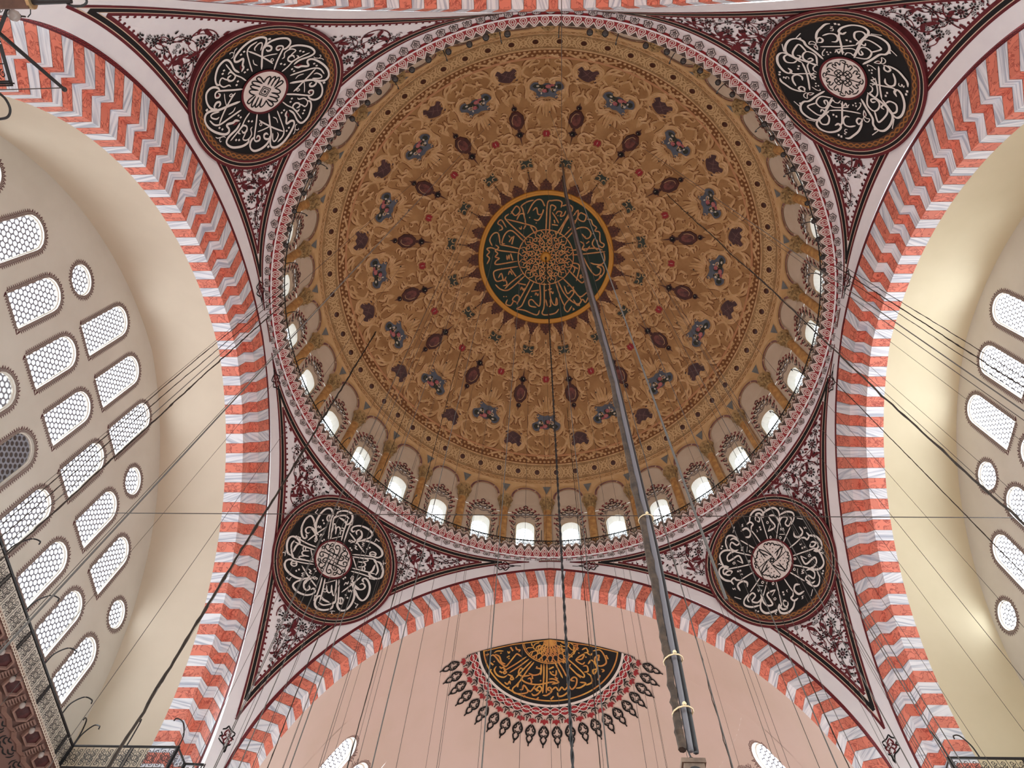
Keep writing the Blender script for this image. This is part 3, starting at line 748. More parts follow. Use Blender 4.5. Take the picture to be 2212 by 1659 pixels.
SH, CA, LE = bay_mesh(b_shaft, 'column', OCHREMARB, True), bay_mesh(b_capital, 'capital', mat('capital_paint', (176, 146, 100), .7), True), bay_mesh(b_leaf, 'capital_leaves', mat('gilt_capital_leaf', (196, 166, 112), .6, (110, 86, 56), 7.0))
for k in range(NB):
    a = pi / 2 + (k + .5) * BAYW
    for nm, (me, _) in BM.items(): put(nm, me, DRUMW, rotz=a)
    c = put('column', SH, DRUMW, rotz=pi / 2 + k * BAYW); put('capital', CA, c); put('capital_leaves', LE, c)
q = MB()
w0 = None
DWL = 'small round-headed window with fine lattice in the drum arcade under the dome'
ORDN = 'first second third fourth fifth sixth seventh eighth ninth tenth eleventh twelfth thirteenth fourteenth fifteenth sixteenth seventeenth eighteenth nineteenth twentieth'.split()
def drum_windows():
    a0 = 0.0; f = lambda x, z, d=0: DS(x, z, d); O = WIN_O; n = len(O)
    c = O.mean(0); ins = c + (O - c) * np.array([.88, .95]); depth = .42
    q = MB(); q.strip(f(O[:, 0], O[:, 1], 0), f(ins[:, 0], ins[:, 1], depth), closed=True); me = q.mesh('reveal', REVEAL)
    q = MB()
    for s_, d_ in ((1.0, 0),):
        out = c + (O - c) * np.array([1.07, 1.03]); q.strip(f(O[:, 0], O[:, 1], -.03), f(out[:, 0], out[:, 1], -.03), closed=True)
    fr = q.mesh('frame', mat('window_frame_paint', (206, 190, 150), .7))
    cs = hexes(1.1, 2.6, .19); cs[:, 1] += 34.98
    cs = cs[inside(ins, cs, .12)]
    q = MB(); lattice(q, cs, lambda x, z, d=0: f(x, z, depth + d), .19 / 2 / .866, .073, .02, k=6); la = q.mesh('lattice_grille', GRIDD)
    q = MB(); t = np.arange(6) * pi / 3
    for c_ in cs: q.poly(f(c_[0] + .077 * np.cos(t), c_[1] + .077 * np.sin(t), depth + .015))
    pa = q.mesh('panes', PANED)
    for k in range(NB):
        WINCOUNT[0] += 1
        r = put('window_%d' % WINCOUNT[0], me, rotz=pi / 2 + (k + .5) * BAYW, label='small arched lattice window of the drum, %s to the %s of the column at bottom centre' % (ORDN[k if k < 16 else 31 - k], 'left' if k < 16 else 'right'), category='window', kind='structure', group='windows around the drum of the dome')
        put('window_frame', fr, r); put('lattice_grille', la, r); put('panes', pa, r, kind='stuff')
drum_windows()

# ------------------------------------------------------------------ cornice, crest, gallery railing, lamps
def cone(az_, v, h=0.0):                 # cornice strip: v 0 at the lower white edge, 1 at the crest
    az_ = np.asarray(az_, float); v = np.asarray(v, float); r = 13.11 - .36 * v - h; z = 33.97 + .42 * v - h * .5
    return np.stack([r * np.cos(az_), r * np.sin(az_), z + 0 * az_], -1)
azf = np.linspace(0, 2 * pi, 385)[:-1]
q = MB(); v = np.array([0, .5, 1.0]); q.grid(cone(azf[:, None] + 0 * v, v[None] + 0 * azf[:, None]), cu=True)
q.grid(np.stack([cone(azf, 0 * azf, 0), np.stack([13.2 * np.cos(azf), 13.2 * np.sin(azf), 33.985 + 0 * azf], -1)], 1), cu=True)
CORN = q.obj('trim_6', BRED, label='red cornice ring with white loop pattern below the drum railing', category='cornice', **ST)
q = MB(); 
for v0, v1, h in ((-.04, .07, .02),): q.strip(cone(azf, v0 + 0 * azf, h), cone(azf, v1 + 0 * azf, h), closed=True)
q.obj('edge_fillet', WHITE, CORN)
NU = 186; up = 2 * pi / NU
uw, ud, ug = MB(), MB(), MB()
loop = cr([(0, .9), (-.2, .6), (-.33, .36), (-.2, .16), (0, .1), (.2, .16), (.33, .36), (.2, .6), (0, .9)], 2)
loop2 = cr([(0, .62), (-.13, .44), (-.1, .28), (0, .24), (.1, .28), (.13, .44), (0, .62)], 2)
zig = np.array([(-.5, 1.02), (-.3, .62), (-.5, .42)])
for k in range(NU):
    a0 = k * up
    for P, w in ((loop, .1), (loop2, .07)):
        L, R = rib2(P, w, False); uw.strip(cone(a0 + L[:, 0] * up, L[:, 1], .012), cone(a0 + R[:, 0] * up, R[:, 1], .012))
    for s in (-1, 1):
        L, R = rib2(np.array([(s * .5, .5), (s * .36, .68), (s * .2, .86), (0, 1.04)]), .11, False); uw.strip(cone(a0 + L[:, 0] * up, L[:, 1], .016), cone(a0 + R[:, 0] * up, R[:, 1], .016))
    T = np.array([(-.5, .48), (-.34, .74), (-.1, 1.0), (-.5, 1.06)]); ud.poly(cone(a0 + T[:, 0] * up, T[:, 1], .008)); T[:, 0] *= -1; ud.poly(cone(a0 + T[:, 0] * up, T[:, 1], .008))
    # crest of upright leaves on the lip
    c = np.array([(-.42, 0), (.42, 0), (.3, .16), (0, .3), (-.3, .16)])
    f = lambda P, h=0: np.stack([(12.74 - h) * np.cos(a0 + P[:, 0] * up), (12.74 - h) * np.sin(a0 + P[:, 0] * up), 34.38 + P[:, 1]], 1)
    ug.poly(f(c)); L, R = rib2(np.array([(-.42, 0), (-.3, .16), (0, .3), (.3, .16), (.42, 0)]), .07, False)
    uw.strip(f(L, .012), f(R, .012))
stuff(uw, 'loop_pattern', mat('loop_cream_paint', (222, 208, 200), .8), CORN); stuff(ud, 'dark_lobes', mat('umber_paint', (74, 58, 52), .8), CORN); stuff(ug, 'crest_leaves', mat('crest_brown', (148, 124, 110), .8), CORN)
NP_ = 148; pp = 2 * pi / NP_; ug, uk, ui = MB(), MB(), MB()
for k in range(NP_):
    a0 = k * pp
    f = lambda P, h=0: np.stack([(13.13 + P[:, 1]) * np.cos(a0 + P[:, 0] / 13.2), (13.13 + P[:, 1]) * np.sin(a0 + P[:, 0] / 13.2), 33.972 - h + 0 * P[:, 0]], 1)
    O = np.array([(-.07, .0), (-.17, .04), (-.15, .13), (-.19, .2), (-.1, .25), (0, .33), (.1, .25), (.19, .2), (.15, .13), (.17, .04), (.07, 0)])
    ug.fan(f(np.array([[0, .13]])), f(O)); L, R = rib2(O, .03, False); uk.strip(f(L, .006), f(R, .006))
    for P in ([(-.1, .06), (-.04, .14), (-.1, .2)], [(.1, .06), (.04, .14), (.1, .2)], [(0, .04), (0, .28)], [(-.06, .17), (0, .22), (.06, .17)]):
        L, R = rib2(cr(np.array(P), 2), .025, False); uk.strip(f(L, .008), f(R, .008))
stuff(ug, 'pendant_motifs', mat('pendant_grey_paint', (206, 200, 198), .8), CORN); stuff(uk, 'pendant_outlines', mat('charcoal_paint', (52, 48, 48), .8), CORN)

RAIL = empty('gallery_railing', (0, 0, 34.42), label='thin black wrought iron railing circling the foot of the drum', category='railing')
def rl(P): return np.asarray(P, float) - np.array([0, 0, 34.42])
def cyl_(a, z, r=12.8): a = np.asarray(a, float); return rl(np.stack([r * np.cos(a), r * np.sin(a), np.asarray(z, float) + 0 * a], -1))
aa = np.linspace(0, 2 * pi, 257)
q = MB(); q.tube(cyl_(aa, 35.06), .028, 5, False); q.obj('top_rail', IRON, RAIL)
q = MB(); q.tube(cyl_(aa, 34.74), .016, 4, False); q.obj('mid_rail', IRON, RAIL)
q = MB()
for z0 in (34.44,): q.box(cyl_(0.0, (z0 + 35.1) / 2), np.eye(3), (.02, .02, .34))
PO = q.mesh('post', IRON)
for k in range(64): put('post', PO, RAIL, rotz=k * pi / 32 + .01)
q = MB(); 
for k in range(384):
    a0 = k * pi / 192; s = 1 if k % 2 else -1
    P = cr(np.array([(-.08 * s, .02), (.07 * s, .06), (.08 * s, .17), (-.02 * s, .2), (-.06 * s, .13), (0, .1)]), 2)
    for zo, m_ in ((34.76, 1), (34.46, 1)):
        L, R = rib2(P, .032, False); q.strip(cyl_(a0 + L[:, 0] / 12.8, zo + L[:, 1] * 1.3), cyl_(a0 + R[:, 0] / 12.8, zo + R[:, 1] * 1.3))
stuff(q, 'scroll_infill', IRON, RAIL)
q = MB(); P = [(12.8, 35.06), (12.72, 35.35), (12.5, 35.5), (12.32, 35.38), (12.36, 35.24)]
q.tube(rl(np.array([(r, 0, z) for r, z in [tuple(p) for p in cr(np.array(P), 4)]])), .022, 5); HK = q.mesh('hook', IRON)
for k in range(32): put('hook', HK, RAIL, rotz=k * pi / 16 + .03)
LPX = [(1096, 73.6), (1049.6, 81), (1014, 96), (968.6, 112), (925.7, 129), (890, 151), (853.8, 171), (818.7, 198.5), (794, 222), (761, 256.6), (731, 287), (711, 318), (689, 350), (670, 380), (656, 417), (636, 456), (625, 495), (617, 530),
       (1274, 70), (1307.5, 72.6), (1395, 98.6), (1440.5, 112), (1476, 132), (1512.5, 152.6), (1551, 178), (1582, 204), (1614, 234.6), (1651, 268), (1668, 298), (1692, 334), (1713, 365), (1729.6, 406), (1743.8, 439), (1758, 477.7), (1766.7, 517), (1777, 556), (1779, 584)]
q = MB(); q.sphere((0, 0, 0), .105, 10, 8, (1, 1, .9)); LB = q.mesh('lamp_ball', LAMPG, True)
q = MB(); q.tube([(0, 0, .08), (0, 0, .11), (0, 0, .14)], [.06, .07, .035], 8); q.tube([(0, 0, .14), (0, 0, .6)], .008, 4); LC = q.mesh('lamp_hanger', IRON)
q = MB(); t = np.linspace(0, 2 * pi, 13); q.tube(np.stack([.107 * np.cos(t), .107 * np.sin(t), 0 * t - .01], 1), .012, 4, False); LR_ = q.mesh('lamp_ring', IRON)
for i_, (px, py) in enumerate(LPX):
    P = on_cyl(px, py, 12.32)
    o = put('glass_lamp', LB, loc=tuple(P), label='dark glass ball lamp inside the drum railing, %s to the %s of the dome top' % (ORDN[i_ if i_ < 18 else i_ - 18], 'left' if i_ < 18 else 'right'), category='lamp', group='glass ball lamps around the drum railing')
    put('lamp_hanger', LC, o); put('lamp_ring', LR_, o)
# ------------------------------------------------------------------ calligraphy medallions on the pendentives
def Z(ox, oy, s): return lambda P: (ox + np.asarray(P, float)[:, 0] / s, oy + np.asarray(P, float)[:, 1] / s)
# strokes: (width in zoom pixels, colour key, points, closed)
UL = [(17, 'w', [(655, 655), (640, 645), (622, 655), (622, 680), (645, 690), (664, 678)], 0), (17, 'w', [(664, 665), (664, 690), (640, 728), (596, 762), (545, 780), (515, 768), (505, 738), (516, 700), (540, 672)], 0),
      (14, 'w', [(566, 488), (558, 560), (545, 650), (541, 690), (555, 706), (582, 696), (586, 672), (570, 664), (556, 684)], 0), (9, 'w', [(568, 632), (620, 612), (672, 587)], 0), (7, 'w', [(584, 572), (594, 560), (604, 572), (594, 584)], 1), (11, 'r', [(574, 672), (574, 690)], 0),
      (18, 'w', [(425, 545), (392, 543), (372, 560), (332, 572), (322, 586), (340, 612), (335, 640), (300, 655), (230, 638), (175, 600), (148, 545), (158, 492), (200, 466), (260, 456), (330, 425), (427, 386)], 0),
      (20, 'r', [(372, 578), (390, 568), (412, 552)], 0), (11, 'w', [(505, 478), (470, 530), (440, 592), (395, 650), (350, 705)], 0), (14, 'w', [(432, 650), (415, 640), (428, 610), (455, 582), (482, 592), (480, 625), (455, 640), (440, 620)], 0), (11, 'w', [(480, 610), (465, 655), (450, 690), (475, 698), (500, 684), (520, 650), (514, 612), (527, 592)], 0),
      (17, 'w', [(500, 684), (488, 718), (440, 746), (370, 756), (327, 736), (320, 706), (345, 665), (400, 612), (430, 560)], 0),
      (13, 'w', [(388, 314), (362, 350), (300, 470), (262, 572)], 0), (13, 'w', [(437, 455), (385, 492), (330, 532), (270, 575), (225, 580), (185, 545)], 0), (12, 'w', [(262, 515), (240, 532), (205, 525), (195, 505), (215, 486), (262, 472)], 0), (9, 'w', [(390, 433), (372, 468), (335, 495)], 0),
      (14, 'd', [(497, 547)], 0), (14, 'd', [(524, 548)], 0), (14, 'd', [(415, 501)], 0), (14, 'd', [(433, 516)], 0), (14, 'd', [(264, 603)], 0), (14, 'd', [(287, 615)], 0), (14, 'd', [(395, 697)], 0), (14, 'd', [(419, 697)], 0), (17, 'd', [(162, 460)], 0),
      (7, 'w', [(232, 678), (250, 686), (270, 680), (300, 672), (312, 682)], 0), (7, 'w', [(272, 682), (264, 700), (270, 714), (280, 708)], 0)]
UR = [(14, 'w', [(615, 678), (613, 760), (612, 835), (590, 850)], 0), (13, 'w', [(520, 745), (600, 742), (680, 752), (748, 766)], 0), (17, 'w', [(543, 650), (515, 710), (480, 770), (440, 812), (430, 845), (460, 878), (520, 897), (580, 888), (606, 862), (590, 838), (562, 850)], 0),
      (14, 'w', [(520, 745), (505, 760), (470, 790), (450, 815), (470, 842), (510, 840), (520, 800), (500, 770)], 0), (14, 'w', [(712, 852), (670, 858), (634, 845), (622, 812), (638, 786), (668, 790)], 0), (14, 'w', [(756, 806), (730, 800), (718, 820), (734, 842), (754, 826), (760, 800)], 0),
      (16, 'w', [(760, 832), (735, 888), (695, 922), (668, 938), (640, 936)], 0), (8, 'w', [(770, 740), (768, 780), (790, 800), (812, 806), (800, 826), (780, 820), (768, 795), (786, 776), (770, 740)], 0), (8, 'r', [(774, 770), (782, 784)], 0),
      (17, 'w', [(750, 658), (790, 730), (832, 800), (838, 845), (870, 882), (915, 890), (955, 855), (975, 800), (962, 745)], 0), (13, 'w', [(800, 620), (795, 700), (840, 748), (875, 730), (880, 690), (850, 660), (822, 664), (830, 684), (856, 680)], 0), (13, 'w', [(845, 745), (868, 820), (890, 822), (935, 770), (935, 722), (910, 705), (895, 722), (915, 738)], 0),
      (10, 'w', [(530, 690), (545, 668), (560, 684), (585, 690), (602, 672)], 0), (10, 'w', [(602, 690), (622, 712), (640, 690), (648, 715), (665, 700)], 0), (11, 'w', [(520, 702), (560, 722), (660, 722)], 0), (11, 'd', [(692, 705)], 0), (11, 'd', [(710, 692)], 0), (11, 'd', [(714, 712)], 0),
      (14, 'd', [(550, 775)], 0), (14, 'd', [(572, 787)], 0), (15, 'd', [(592, 916)], 0), (15, 'd', [(612, 926)], 0), (15, 'd', [(850, 876)], 0), (7, 'w', [(655, 880), (640, 876), (634, 890), (650, 898), (632, 906), (646, 914)], 0), (7, 'w', [(832, 918), (872, 890)], 0), (8, 'w', [(735, 690), (748, 690), (744, 715), (720, 742)], 0), (7, 'w', [(352, 812), (418, 824)], 0)]
LL = [(11, 'w', [(385, 622), (368, 700), (342, 800)], 0), (11, 'w', [(362, 612), (345, 680), (322, 745), (305, 760)], 0), (11, 'w', [(474, 628), (468, 700), (466, 790), (440, 818)], 0), (10, 'w', [(492, 628), (490, 720), (484, 800)], 0), (8, 'w', [(385, 656), (465, 634)], 0),
      (11, 'w', [(395, 668), (400, 712), (415, 728), (432, 716), (436, 668)], 0), (11, 'w', [(436, 700), (446, 745), (462, 742), (466, 690)], 0), (9, 'w', [(398, 705), (378, 700), (366, 712), (385, 722), (402, 712)], 0),
      (16, 'w', [(450, 818), (430, 848), (372, 860), (322, 845), (305, 812), (318, 772), (345, 752), (372, 780), (420, 802)], 0), (13, 'w', [(332, 800), (372, 822), (430, 812), (462, 792)], 0), (11, 'w', [(488, 790), (496, 768), (516, 768), (526, 790), (514, 812), (494, 806)], 1), (8, 'w', [(505, 765), (506, 812)], 0),
      (16, 'w', [(482, 792), (482, 832), (510, 862), (556, 852), (596, 800), (612, 735), (598, 670), (575, 655)], 0), (11, 'w', [(662, 604), (590, 665), (512, 724)], 0), (11, 'w', [(580, 612), (610, 665), (655, 705)], 0), (13, 'w', [(606, 668), (630, 698), (672, 702), (692, 680), (676, 658), (650, 664)], 0),
      (15, 'w', [(612, 700), (640, 762), (676, 786), (712, 752), (728, 690), (715, 640), (690, 618), (672, 630), (684, 650)], 0), (7, 'w', [(562, 700), (570, 722), (580, 706), (588, 722), (596, 704)], 0), (12, 'd', [(545, 745)], 0), (12, 'd', [(558, 766)], 0), (8, 'w', [(608, 612), (596, 600), (590, 612), (602, 622), (585, 648)], 0),
      (9, 'w', [(530, 672), (545, 650), (556, 662), (566, 640)], 0), (11, 'd', [(526, 622)], 0), (11, 'd', [(540, 612)], 0), (6, 'w', [(612, 800), (625, 812), (640, 815), (622, 838), (630, 842)], 0), (6, 'w', [(420, 870), (440, 866), (464, 868)], 0), (6, 'w', [(442, 868), (436, 884), (446, 888)], 0), (8, 'w', [(720, 618), (765, 628)], 0)]
LRS = [(9, 'w', [(388, 612), (350, 668), (310, 722)], 0), (9, 'w', [(442, 640), (420, 720), (392, 800)], 0), (9, 'w', [(510, 642), (530, 720), (545, 790), (555, 830)], 0), (9, 'w', [(572, 622), (605, 672), (642, 722)], 0), (12, 'w', [(592, 796), (572, 788), (566, 812), (586, 836), (602, 822), (600, 796)], 0),
       (14, 'w', [(600, 822), (590, 850), (556, 852), (535, 815)], 0), (15, 'w', [(552, 820), (530, 850), (486, 872), (430, 882), (394, 856), (388, 812), (402, 770)], 0), (13, 'w', [(505, 705), (440, 738), (470, 790), (482, 818), (445, 826), (412, 800), (405, 770)], 0), (12, 'w', [(302, 800), (290, 772), (325, 730), (350, 752), (322, 790), (365, 802), (396, 770), (390, 740)], 0),
       (13, 'w', [(300, 735), (265, 782), (268, 820), (320, 836), (382, 822)], 0), (15, 'w', [(692, 666), (658, 670), (650, 708), (684, 740), (726, 716)], 0), (13, 'w', [(642, 722), (640, 752), (625, 770), (650, 790), (680, 770)], 0), (15, 'w', [(655, 785), (642, 842), (600, 880), (550, 882), (528, 850), (534, 812)], 0), (12, 'd', [(564, 725)], 0), (12, 'd', [(570, 743)], 0),
       (6, 'w', [(492, 775), (501, 766), (510, 775), (501, 784)], 1), (6, 'w', [(398, 650), (406, 641), (415, 650), (406, 659)], 1), (6, 'w', [(480, 658), (487, 650), (494, 659), (486, 668)], 1), (5, 'w', [(412, 676), (365, 671)], 0), (6, 'w', [(368, 698), (374, 720), (384, 704), (394, 720), (400, 702)], 0), (6, 'w', [(722, 752), (708, 760), (718, 768), (706, 778)], 0), (6, 'w', [(508, 862), (512, 878), (500, 884), (514, 896)], 0), (11, 'd', [(350, 862)], 0), (11, 'd', [(369, 869)], 0), (6, 'w', [(600, 706), (590, 712), (600, 726)], 0), (6, 'w', [(190, 760), (240, 776)], 0), (6, 'w', [(505, 706), (480, 750)], 0)]
MSPEC = {'wall_back_left': ('black calligraphy medallion at upper left, centre with blunt ivory finger strokes', UL, Z(400, 110, 3.732), 568 / 3.1),
         'wall_back_right': ('black calligraphy medallion at upper right, centre crossed by four kufic squares', UR, Z(1640, 10, 3.3395), 575 / 3.1),
         'wall_front_left': ('black calligraphy medallion at lower left, centre crossed by looping lines', LL, Z(590, 1075, 3.527), 462 / 3.1),
         'wall_front_right': ('black calligraphy medallion at lower right, ivory centre with dots between lobes', LRS, Z(1535, 1075, 3.527), 470 / 3.1)}
CENTER = {'wall_back_left': (566.9, 190.9), 'wall_back_right': (1827.2, 160.6), 'wall_front_left': (716.7, 1209.7), 'wall_front_right': (1671.1, 1211.7)}
def rot(P, a): c, s = math.cos(a), math.sin(a); P = np.asarray(P); return np.stack([P[:, 0] * c - P[:, 1] * s, P[:, 0] * s + P[:, 1] * c], 1)
def draw(mb, S, P, w, h, closed=False, taper=True, nib=None):
    L, R = rib2(P, w, taper, nib, closed); mb.strip(S(L, h), S(R, h), closed=closed)
def diamond(mb, S, c, w, h, a=0.0):
    P = np.array([(w, 0), (0, w), (-w, 0), (0, -w)]) * .72; P = rot(P, a) + c; mb.poly(S(P, h))
def annulus(mb, S, r0, r1, h0, h1, n=96):
    t = np.arange(n) * 2 * pi / n; c = np.stack([np.cos(t), np.sin(t)], 1); mb.strip(S(c * r0, h0), S(c * r1, h1), closed=True)
for nm, (lab, strokes, zf, zs_) in MSPEC.items():
    M0, n, e1, e2 = FRAME[nm]
    gs, gt = np.meshgrid(np.linspace(-3.2, 3.2, 15), np.linspace(-3.2, 3.2, 15)); g_ = np.stack([gs.ravel(), gt.ravel()], 1); g_ = g_[np.hypot(g_[:, 0], g_[:, 1]) < 3.25]
    q0_ = M0 + g_[:, :1] * e1 + g_[:, 1:] * e2; hh = (to_pend(q0_, n) - q0_) @ n
    BS = lambda P: np.stack([P[:, 0] ** 2, P[:, 0] * P[:, 1], P[:, 1] ** 2, P[:, 0], P[:, 1], 1 + 0 * P[:, 0]], 1)
    cf = np.linalg.lstsq(BS(g_), hh, rcond=None)[0]; lift = max(0.0, float((hh - BS(g_) @ cf).max())) + .01     # shallow dish fitted to the pendentive
    def S(P, h, M0=M0, n=n, e1=e1, e2=e2, cf=cf, lift=lift):
        P = np.asarray(P, float); return M0 + P[:, :1] * e1 + P[:, 1:2] * e2 + n * (BS(P) @ cf + h + lift)[:, None]
    R = MEDR
    root = empty('calligraphy_medallion', tuple(M0), label=lab, category='medallion')
    def add(mb, name, m_, **kw):
        if mb.n: mb.v = [np.vstack(mb.v) - M0]; return mb.obj(name, m_, root, **kw)
    t = np.arange(96) * 2 * pi / 96; rr = np.linspace(0.001, R * .86, 9)
    q = MB(); G = np.array([S(np.stack([r * np.cos(t), r * np.sin(t)], 1), 0.0) for r in rr]); q.grid(G, cv=True); add(q, 'black_ground', BLACK)
    for r0, r1, h, m_, nn in ((.845, .925, .02, BROWNBAND, 'chain_band'), (.925, .948, .03, DRED, 'red_ring'), (.948, .956, .034, CREAMLINE, 'cream_ring'), (.956, .992, .03, BLACK, 'black_ring'), (.992, 1.0, .034, CREAMLINE, 'cream_ring'), (1.0, 1.035, .03, DRED, 'red_ring')):
        q = MB(); annulus(q, S, R * r0, R * r1, h, h)
        if r1 > 1.02: annulus(q, S, R * r1, R * r1 * 1.004, h, -.3)
        add(q, nn, m_)
    q = MB(); NL = 62
    for ph in (0, pi):
        t = np.linspace(0, 2 * pi, NL * 8 + 1)[:-1]; r = R * (.885 + .021 * np.sin(NL / 2 * t + ph)); P = np.stack([r * np.cos(t), r * np.sin(t)], 1); draw(q, S, P, .05, .03, closed=True)
    q2 = q; o_ = add(q2, 'chain_twist', OCHRELINE, kind='stuff')
    # inscription: one sector traced, repeated by quarter turns
    qw, qr = MB(), MB(); c0 = on_pend(*CENTER[nm])[0]
    for w, col, pts, closed in strokes:
        px, py = zf(pts); P3 = on_pend(px, py); P = np.stack([(P3 - M0) @ e1, (P3 - M0) @ e2], 1); wm = w / zs_
        C_ = cr(P, 4, bool(closed)) if len(P) > 1 else P
        for k in range(4):
            Q = rot(C_, k * pi / 2)
            if col == 'd': diamond(qw, S, Q[0], wm, .04, .3)
            else: draw(qr if col == 'r' else qw, S, Q, wm * 1.04, .045 if col == 'r' else .04, closed=bool(closed), nib=.9)
    add(qw, 'inscription', INK, kind='stuff'); add(qr, 'red_counters', DRED, kind='stuff')
    # ivory centre
    rc = {'wall_back_left': .29, 'wall_back_right': .275, 'wall_front_left': .285, 'wall_front_right': .31}[nm] * R
    q = MB(); annulus(q, S, rc, rc * 1.1, .05, .05, 64); add(q, 'centre_ring', DRED)
    t = np.arange(64) * 2 * pi / 64; q = MB(); q.grid(np.array([S(np.stack([r_ * np.cos(t), r_ * np.sin(t)], 1), .048) for r_ in np.linspace(.005, rc, 9)]), cv=True); add(q, 'ivory_centre', FIELD)
    q = MB(); u = rc
    if nm == 'wall_back_left': base = [(.05, [(.13, .32), (.12, .62), (.18, .82), (.27, .8), (.31, .6), (.3, .32)]), (.05, [(.3, .34), (.36, .62), (.44, .74), (.54, .7), (.52, .55), (.36, .28)]), (.05, [(-.05, .32), (-.06, .64), (.02, .8), (.1, .7), (.13, .34)]), (.05, [(-.3, .36), (-.3, .58), (-.22, .72), (-.12, .66), (-.06, .36)]), (.03, [(-.2, -.2), (-.2, .2)]), (.03, [(-.13, -.13), (-.13, .13)]), (.03, [(-.06, .02), (.06, .02)])]
    elif nm == 'wall_back_right': base = [(.035, [(.06, .06), (.62, .5)]), (.03, [(-.06, .06), (-.5, .62)]), (.04, [(.1, .5), (.05, .7), (.14, .78), (.2, .62), (.26, .76), (.36, .72), (.36, .56), (.48, .66)]), (.04, [(-.1, .5), (-.14, .72), (-.26, .74), (-.26, .58), (-.38, .66), (-.46, .56)]), (.04, [(.5, .7), (.64, .66), (.7, .52), (.58, .5), (.56, .62)]), (.04, [(-.14, .16), (-.14, .42), (.14, .42), (.14, .16), (-.14, .16)]), (.04, [(-.14, .29), (.14, .29)]), (.04, [(0, .42), (0, .16)]), (.04, [(-.2, .84), (0, .9), (.2, .84)])]
    elif nm == 'wall_front_left': base = [(.05, [(.1, .08), (.12, .5), (.06, .78), (-.1, .84), (-.2, .72), (-.1, .6), (.02, .7)]), (.05, [(.3, .1), (.3, .55), (.44, .76), (.6, .68), (.56, .5), (.42, .52)]), (.05, [(-.1, .1), (-.14, .44), (-.36, .52), (-.4, .34), (-.2, .3), (.2, .34)]), (.045, [(.2, .84), (.32, .9), (.4, .8), (.3, .74), (.22, .84)]), (.045, [(-.34, .78), (-.46, .76), (-.5, .62), (-.38, .62), (-.34, .78)]), (.03, [(.5, .3), (-.5, .26)]), (.03, [(-.08, -.08), (-.08, .08)])]
    else: base = [(.03, [(.15, .12), (.15, .84)]), (.045, [(.12, .2), (.06, .5), (-.08, .78), (-.14, .84), (-.15, .6), (.0, .3)]), (.045, [(.18, .84), (.3, .86), (.34, .74), (.4, .8), (.48, .74), (.48, .64), (.56, .66), (.62, .58), (.6, .48), (.68, .46), (.72, .36), (.8, .3), (.78, .18), (.3, .16)]), (.03, [(-.13, -.13), (-.13, .13)]), (.03, [(-.05, .1), (-.05, -.08), (.05, -.08), (.05, .1)])]
    for k in range(4):
        for w, P in base: draw(q, S, rot(cr(np.array(P), 4) * u, k * pi / 2 + .12), w * u * 1.25, .06)
        if nm == 'wall_front_right':
            for c_ in ((.3, .3), (.45, .45), (.3, .5), (.52, .28), (.42, .62)): diamond(q, S, rot(np.array([c_]) * u, k * pi / 2 + .12)[0], .05 * u, .058)
    add(q, 'centre_writing', BLACK, kind='stuff')

# ------------------------------------------------------------------ floral painting on the pendentives
def flower(mb, P, n, a, r, pet):
    e = np.cross(n, (0.3, 0.2, 0.93)); e /= np.linalg.norm(e); f = np.cross(n, e)
    ang = a + np.arange(pet) * 2 * pi / pet; c = np.cos; s = np.sin
    def pt(rr, th): return P + n * .02 + (rr * c(th))[:, None] * e + (rr * s(th))[:, None] * f
    w = pi / pet * .74; o = mb.n
    A = pt(np.full(pet, r * .38), ang); B = pt(np.full(pet, r * .72), ang - w); Cc = pt(np.full(pet, r * 1.0), ang); D = pt(np.full(pet, r * .72), ang + w)
    mb.add(np.stack([A, B, Cc, D], 1).reshape(-1, 3), [(4 * i, 4 * i + 1, 4 * i + 2, 4 * i + 3) for i in range(pet)])
    t = np.arange(8) * pi / 4; mb.strip(pt(np.full(8, r * .16), t), pt(np.full(8, r * .3), t), closed=True)
def petal(mb, P, n, a, l, w, bend=0.0, h=.02):
    e = np.cross(n, (0.3, 0.2, 0.93)); e /= np.linalg.norm(e); f = np.cross(n, e); c, s = math.cos(a), math.sin(a); u_, v_ = c * e + s * f, -s * e + c * f
    pts = [(0, 0), (.25, .5), (.55, .62 + bend), (1, .25 + 2 * bend), (.6, -.1 + bend), (.25, -.35)]
    mb.poly([P + n * h + l * x * u_ + w * y * v_ for x, y in pts])
